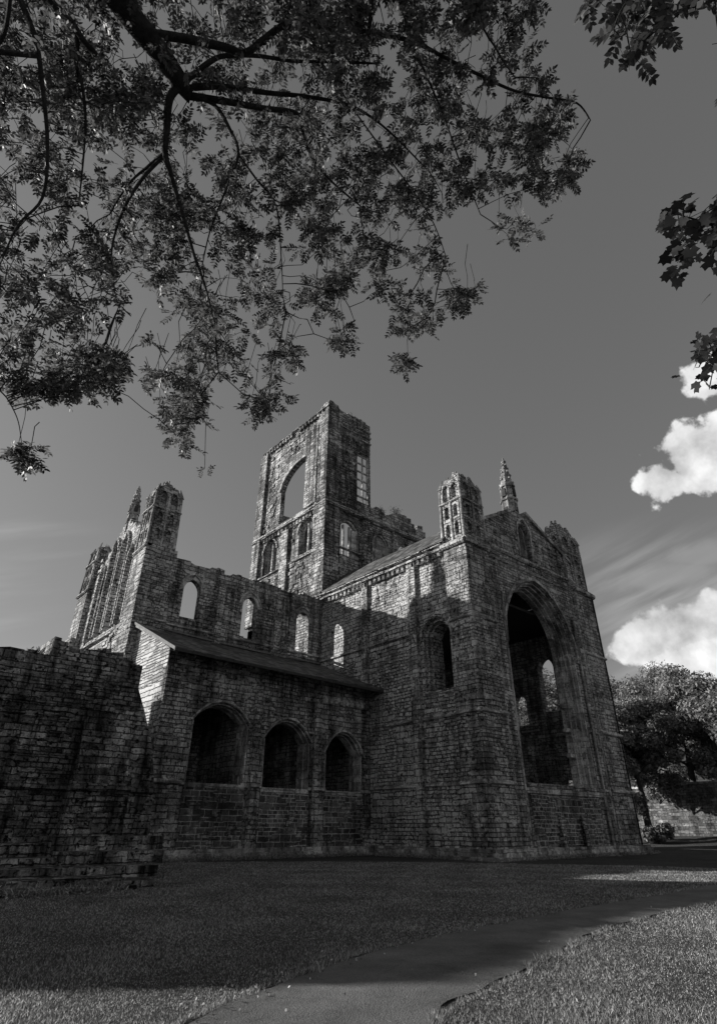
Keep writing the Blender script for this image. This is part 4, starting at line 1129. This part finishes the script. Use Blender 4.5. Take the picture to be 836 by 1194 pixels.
dist_ = 6.75+rg8.normal(size=len(p1))*.4+(p1[:, 0]-300)/300*.45-np.clip((p1[:, 1]-200)/300, 0, 1)*.75
dist_[(p1[:, 0] < 150) & (p1[:, 1] > 330)] -= .6
k_ = (p1[:, 0] < 60) & (p1[:, 1] > 405); dist_[k_] = 4.95+rg8.normal(size=k_.sum())*.08
dist_ = np.clip(dist_, 4.3, 8.2)
C1 = np.array(CAM)+ray3(p1)*dist_[:, None]
P, r, chains, nid, near = grow(limbs, C1)
blades, rach = pinnate(C1, rg8, (5, 9), .135, 5, .05, .0098, .7, scale=1.0+.06*(dist_-6))
ngon_obj('leaves', blades, 6, ML, rowan)
m = MBd()
big = [ch for ch in chains if r[ch[min(1, len(ch)-1)]] > .03]
for ch in chains:
    if ch in big: continue
    m.tube([P[i] for i in ch], crad(r, ch), 5)
for c, n_ in zip(C1, nid):
    g_ = float(np.linalg.norm(P[n_]-c)); j = rg8.normal(size=3)*g_*.1
    m.tube([P[n_], P[n_]*.7+c*.3+j+np.array([0, 0, g_*.12]), P[n_]*.3+c*.7+j+np.array([0, 0, g_*.12]), c], [.0032, .003, .0025, .002], 4)
for a, b, c in rach: m.tube([a, b, c], [.0016, .0012, .0008], 3)
for c in C1[rg8.permutation(len(C1))[:420]]:
    h_ = rg8.uniform(.25, .8); j = rg8.normal(size=3)*.06; k = rg8.normal(size=3)*.05
    m.tube([c, c+j*.5+np.array([0, 0, h_*.35]), c+j+k+np.array([0, 0, h_*.7]), c+j*1.5+np.array([0, 0, h_])], [.0025, .003, .0035, .004], 4)
m.build('twigs', MBK, rowan)
m = MBd()
for ch in big: m.tube([P[i] for i in ch], crad(r, ch), 9)
m.build('trunk', MBK, rowan, True)
# a lone tuft on a long hanging twig
tuft = at(239, 546, 5.2); top_ = P[np.linalg.norm(P-np.array(at(243, 470, 5.5)), axis=1).argmin()]
q, rc = pinnate([np.array(tuft)+rg8.normal(size=3)*.01 for _ in range(2)], rg8, (3, 5), .06, 4, .028, .006)
tw = ngon_obj('leaves', q, 6, ML, rowan)
m = MBd(); m.tube([tuple(top_), tuple(at(244, 470, 5.4)), tuple(at(240, 500, 5.3)), tuple(tuft)], [.004, .003, .003, .0025], 5); m.build('twig', MBK, rowan)

# nearer spray of the same kind at the top right
ash = thing('overhanging_tree', (-17.2, -20.6, 0), 'tree whose larger leaflets hang in a dark spray at the top right of the sky', 'tree')
POLY2 = [(686, -60), (786, -60), (778, 22), (760, 40), (744, 66), (738, 92), (728, 84), (722, 60), (706, 24), (694, 10)]
p2 = np.vstack([scatter(POLY2, 46, rg8), [(822, -14), (838, 42), (838, 118)]])
C2 = np.array(CAM)+ray3(p2)*(3.8+rg8.normal(size=len(p2))*.2)[:, None]
limbs2 = [([(-17.2, -20.6, -.2), (-17.4, -20.5, 2.0), (-18.0, -20.0, 4.0), tuple(at(900, -160, 4.0)), tuple(at(780, -70, 3.7)), tuple(at(720, -20, 3.5))], [.22, .17, .12, .05, .02, .008]),
          limb([(780, -70), (745, -20), (722, 15), (716, 40), (728, 68)], .012, .003, 3.6, 3.4), limb([(900, -160), (850, -60), (834, 0), (840, 60), (842, 130)], .02, .004, 4.0, 3.5)]
P, r, chains, nid, near = grow(limbs2, C2, .1, .12)
blades, rach = pinnate(C2, rg8, (1, 4), .12, 5, .046, .011)
ngon_obj('leaves', blades, 6, ML2, ash)
m = MBd()
for ch in chains: m.tube([P[i] for i in ch], crad(r, ch), 7)
for c, n_ in zip(C2, nid): m.tube([P[n_], c], [.003, .002], 4)
for a, b, c in rach: m.tube([a, b, c], [.0016, .0012, .0008], 3)
m.build('trunk', MBK, ash, True)
# lobed leaves at the right edge
syc = thing('sycamore_tree', (-14.2, -17.6, 0), 'tree with broad lobed leaves reaching in from the right edge beside the white clouds', 'tree')
def lobed(c, rgn, s):
    n = np.array([0, 0, 1.])+rgn.normal(size=3)*.5; n /= np.linalg.norm(n); a = rgn.normal(size=3); a[2] -= .6; a -= n*a.dot(n); a /= np.linalg.norm(a); b = np.cross(n, a)
    pr = [(0, .08), (25, .42), (38, .68), (52, .55), (70, .62), (88, .86), (104, .7), (118, .64), (140, .92), (155, .76), (165, .78), (180, 1.08)]
    pts = []
    for (t, q) in pr: pts.append((180-t, q))
    full = [(t, q) for (t, q) in pts]+[(-t, q) for (t, q) in pts[::-1][1:-1]]
    return [c+(a*math.cos(R(t))+b*math.sin(R(t)))*q*s-np.array([0, 0, q*q*s*.18]) for (t, q) in full]
POLY3 = [(776, 258), (790, 232), (806, 232), (812, 255), (806, 290), (790, 312), (776, 300)]
POLY3b = [(812, 250), (850, 228), (850, 350), (828, 345), (834, 300), (815, 285)]
POLY3c = [(800, 410), (815, 398), (850, 392), (850, 470), (835, 462), (806, 450), (812, 432)]
p3 = np.vstack([scatter(POLY3, 20, rg8), scatter(POLY3b, 22, rg8), scatter(POLY3c, 17, rg8), [(782, 250), (799, 303)]])
C3 = np.array(CAM)+ray3(p3)*(4.4+rg8.normal(size=len(p3))*.2)[:, None]
limbs3 = [([(-14.2, -17.6, -.2), (-14.4, -17.5, 1.6), (-15.2, -17.1, 3.2), tuple(at(990, 250, 5.2)), tuple(at(890, 260, 4.7)), tuple(at(830, 262, 4.5)), tuple(at(790, 250, 4.4))], [.2, .16, .11, .05, .02, .009, .003]),
          limb([(990, 300), (900, 400), (845, 430), (812, 415)], .03, .003, 5.2, 4.4), limb([(890, 260), (850, 300), (840, 340)], .012, .003, 4.7, 4.4)]
P, r, chains, nid, near = grow(limbs3, C3, .1, .1)
LV = []
for c in C3:
    for _ in range(3): LV.append(lobed(c+rg8.normal(size=3)*.04, rg8, rg8.uniform(.035, .06)))
LV = np.array(LV)
ngon_obj('leaves', LV, LV.shape[1], ML2, syc)
m = MBd()
for ch in chains: m.tube([P[i] for i in ch], crad(r, ch), 7)
for c, n_ in zip(C3, nid): m.tube([P[n_], c], [.003, .002], 4)
m.build('trunk', MBK, syc, True)

# ------------------------------------------------------------------ grass
def grass():
    g = np.random.default_rng(4); n = 700000
    a = g.uniform(R(5), R(92), n); d = 2.2+(g.random(n)**1.7)*24
    x = CAM.x+np.cos(a)*d; y = CAM.y+np.sin(a)*d
    lx = np.array([p[0] for p in cl]); ly = np.array([p[1] for p in cl]); rx = np.array([p[0] for p in cr_]); ry = np.array([p[1] for p in cr_])
    up_ = np.interp(x, lx, ly); lo_ = np.interp(x, rx, ry)
    wob = .05*np.sin(x*5)+.04*np.sin(x*13+1)
    on = (y < up_+wob*.6) & (y > lo_+wob)
    keep = ~on & ~((y > -.8) & (x > -.9)) & (y < 7)
    x, y, d = x[keep], y[keep], d[keep]; n = len(x)
    edge = np.minimum(np.abs(y-np.interp(x, lx, ly)), np.abs(y-np.interp(x, rx, ry))) < .12
    h = g.uniform(.008, .022, n)*(1+.5*np.sin(x*1.7)*np.sin(y*2.1))*np.where(edge, 2.0, 1)*(1+d*.02); w = (.0012+.00038*d)*g.uniform(.7, 1.5, n)
    t = g.uniform(0, 6.283, n); lean = g.normal(size=(n, 2))*h[:, None]*.5
    z0 = np.zeros(n)
    P = np.stack([np.stack([x-np.cos(t)*w, y-np.sin(t)*w, z0], 1), np.stack([x+np.cos(t)*w, y+np.sin(t)*w, z0], 1), np.stack([x+lean[:, 0], y+lean[:, 1], h], 1)], 1)
    o = ngon_obj('grass', P, 3, MGB, None); o['kind'] = 'stuff'; o['label'] = 'short mown grass growing on both sides of the path'; o['category'] = 'grass'
grass()
# fallen leaves and daisies are left out; tufts on the wall heads
def tuft_plant(x, y, z, h, n, label, seed):
    g = np.random.default_rng(seed); root = thing('wall_plant', (x, y, z), label, 'plant', 'plants rooted on the broken wall heads')
    c = np.array([x, y, z])+g.normal(size=(n, 3))*np.array([h*.4, h*.3, h*.35])+np.array([0, 0, h*.35])
    d = unit(g.normal(size=(n, 3))+np.array([0, 0, .4])); nn_ = unit(np.cross(d, g.normal(size=(n, 3))))
    ngon_obj('foliage', leaflets(c, d, nn_, g.uniform(.06, .13, n), g.uniform(.015, .03, n)), 6, ML, root)
tuft_plant(-18.2, 3.0, 5.8, .32, 160, 'small leafy plant sprouting from the top of the dark broken wall', 1)
tuft_plant(-15.6, 3.0, 6.0, .25, 90, 'tiny plant clinging to the right end of the dark broken wall', 2)
tuft_plant(2.6, 12.8, 31.6, .6, 260, 'weeds growing on the broken head of the crossing tower', 3)
tuft_plant(7.6, 12.6, 24.2, .6, 300, 'bushy weeds on the low broken stretch right of the tower', 4)
tuft_plant(6.0, 12.6, 23.7, .45, 200, 'small weeds in the notch beside the tower stump', 5)

def scatter_stuff(name, label, cat, mat, pts, per, h, ln, wd, seed, up_=.8):
    g = np.random.default_rng(seed); pts = np.repeat(np.array(pts), per, 0); n = len(pts)
    c = pts+np.stack([g.normal(size=n)*.09, g.normal(size=n)*.09, np.abs(g.normal(size=n))*h], 1)
    d = unit(g.normal(size=(n, 3))+np.array([0, 0, up_])); nn_ = unit(np.cross(d, g.normal(size=(n, 3))))
    o = ngon_obj(name, leaflets(c, d, nn_, g.uniform(*ln, n), g.uniform(*wd, n)), 6, mat, None); o['kind'] = 'stuff'; o['label'] = label; o['category'] = cat
g9 = np.random.default_rng(9); pts = []
for _ in range(230): pts.append((g9.uniform(-.9, 13), -.62-abs(g9.normal())*.12, 0))
for _ in range(230): pts.append((g9.uniform(-11.8, -.8), K-.68-abs(g9.normal())*.12, 0))
for _ in range(90): pts.append((-.6-abs(g9.normal())*.1, g9.uniform(0, 6.5), 0))
for _ in range(170): pts.append((g9.uniform(-23, -16.5), RY-5.25-abs(g9.normal())*.15, 0))
scatter_stuff('weeds', 'rough weeds along the foot of the abbey walls', 'weeds', MGB, pts, 16, .07, (.05, .14), (.006, .014), 10)
pts = []
for _ in range(500):
    t = g9.random(); i = int(g9.integers(0, len(cl)-45)); p = cl[i]; pts.append((p.x+g9.normal()*.25, p.y+g9.normal()*.12+.04, .03))
for _ in range(160): a, d = g9.uniform(R(20), R(85)), g9.uniform(5, 16); pts.append((CAM.x+math.cos(a)*d, CAM.y+math.sin(a)*d, .03))
scatter_stuff('fallen_leaves', 'dry fallen leaves scattered along the path edge', 'leaves', MGB, pts, 1, .004, (.015, .034), (.006, .011), 12, .1)
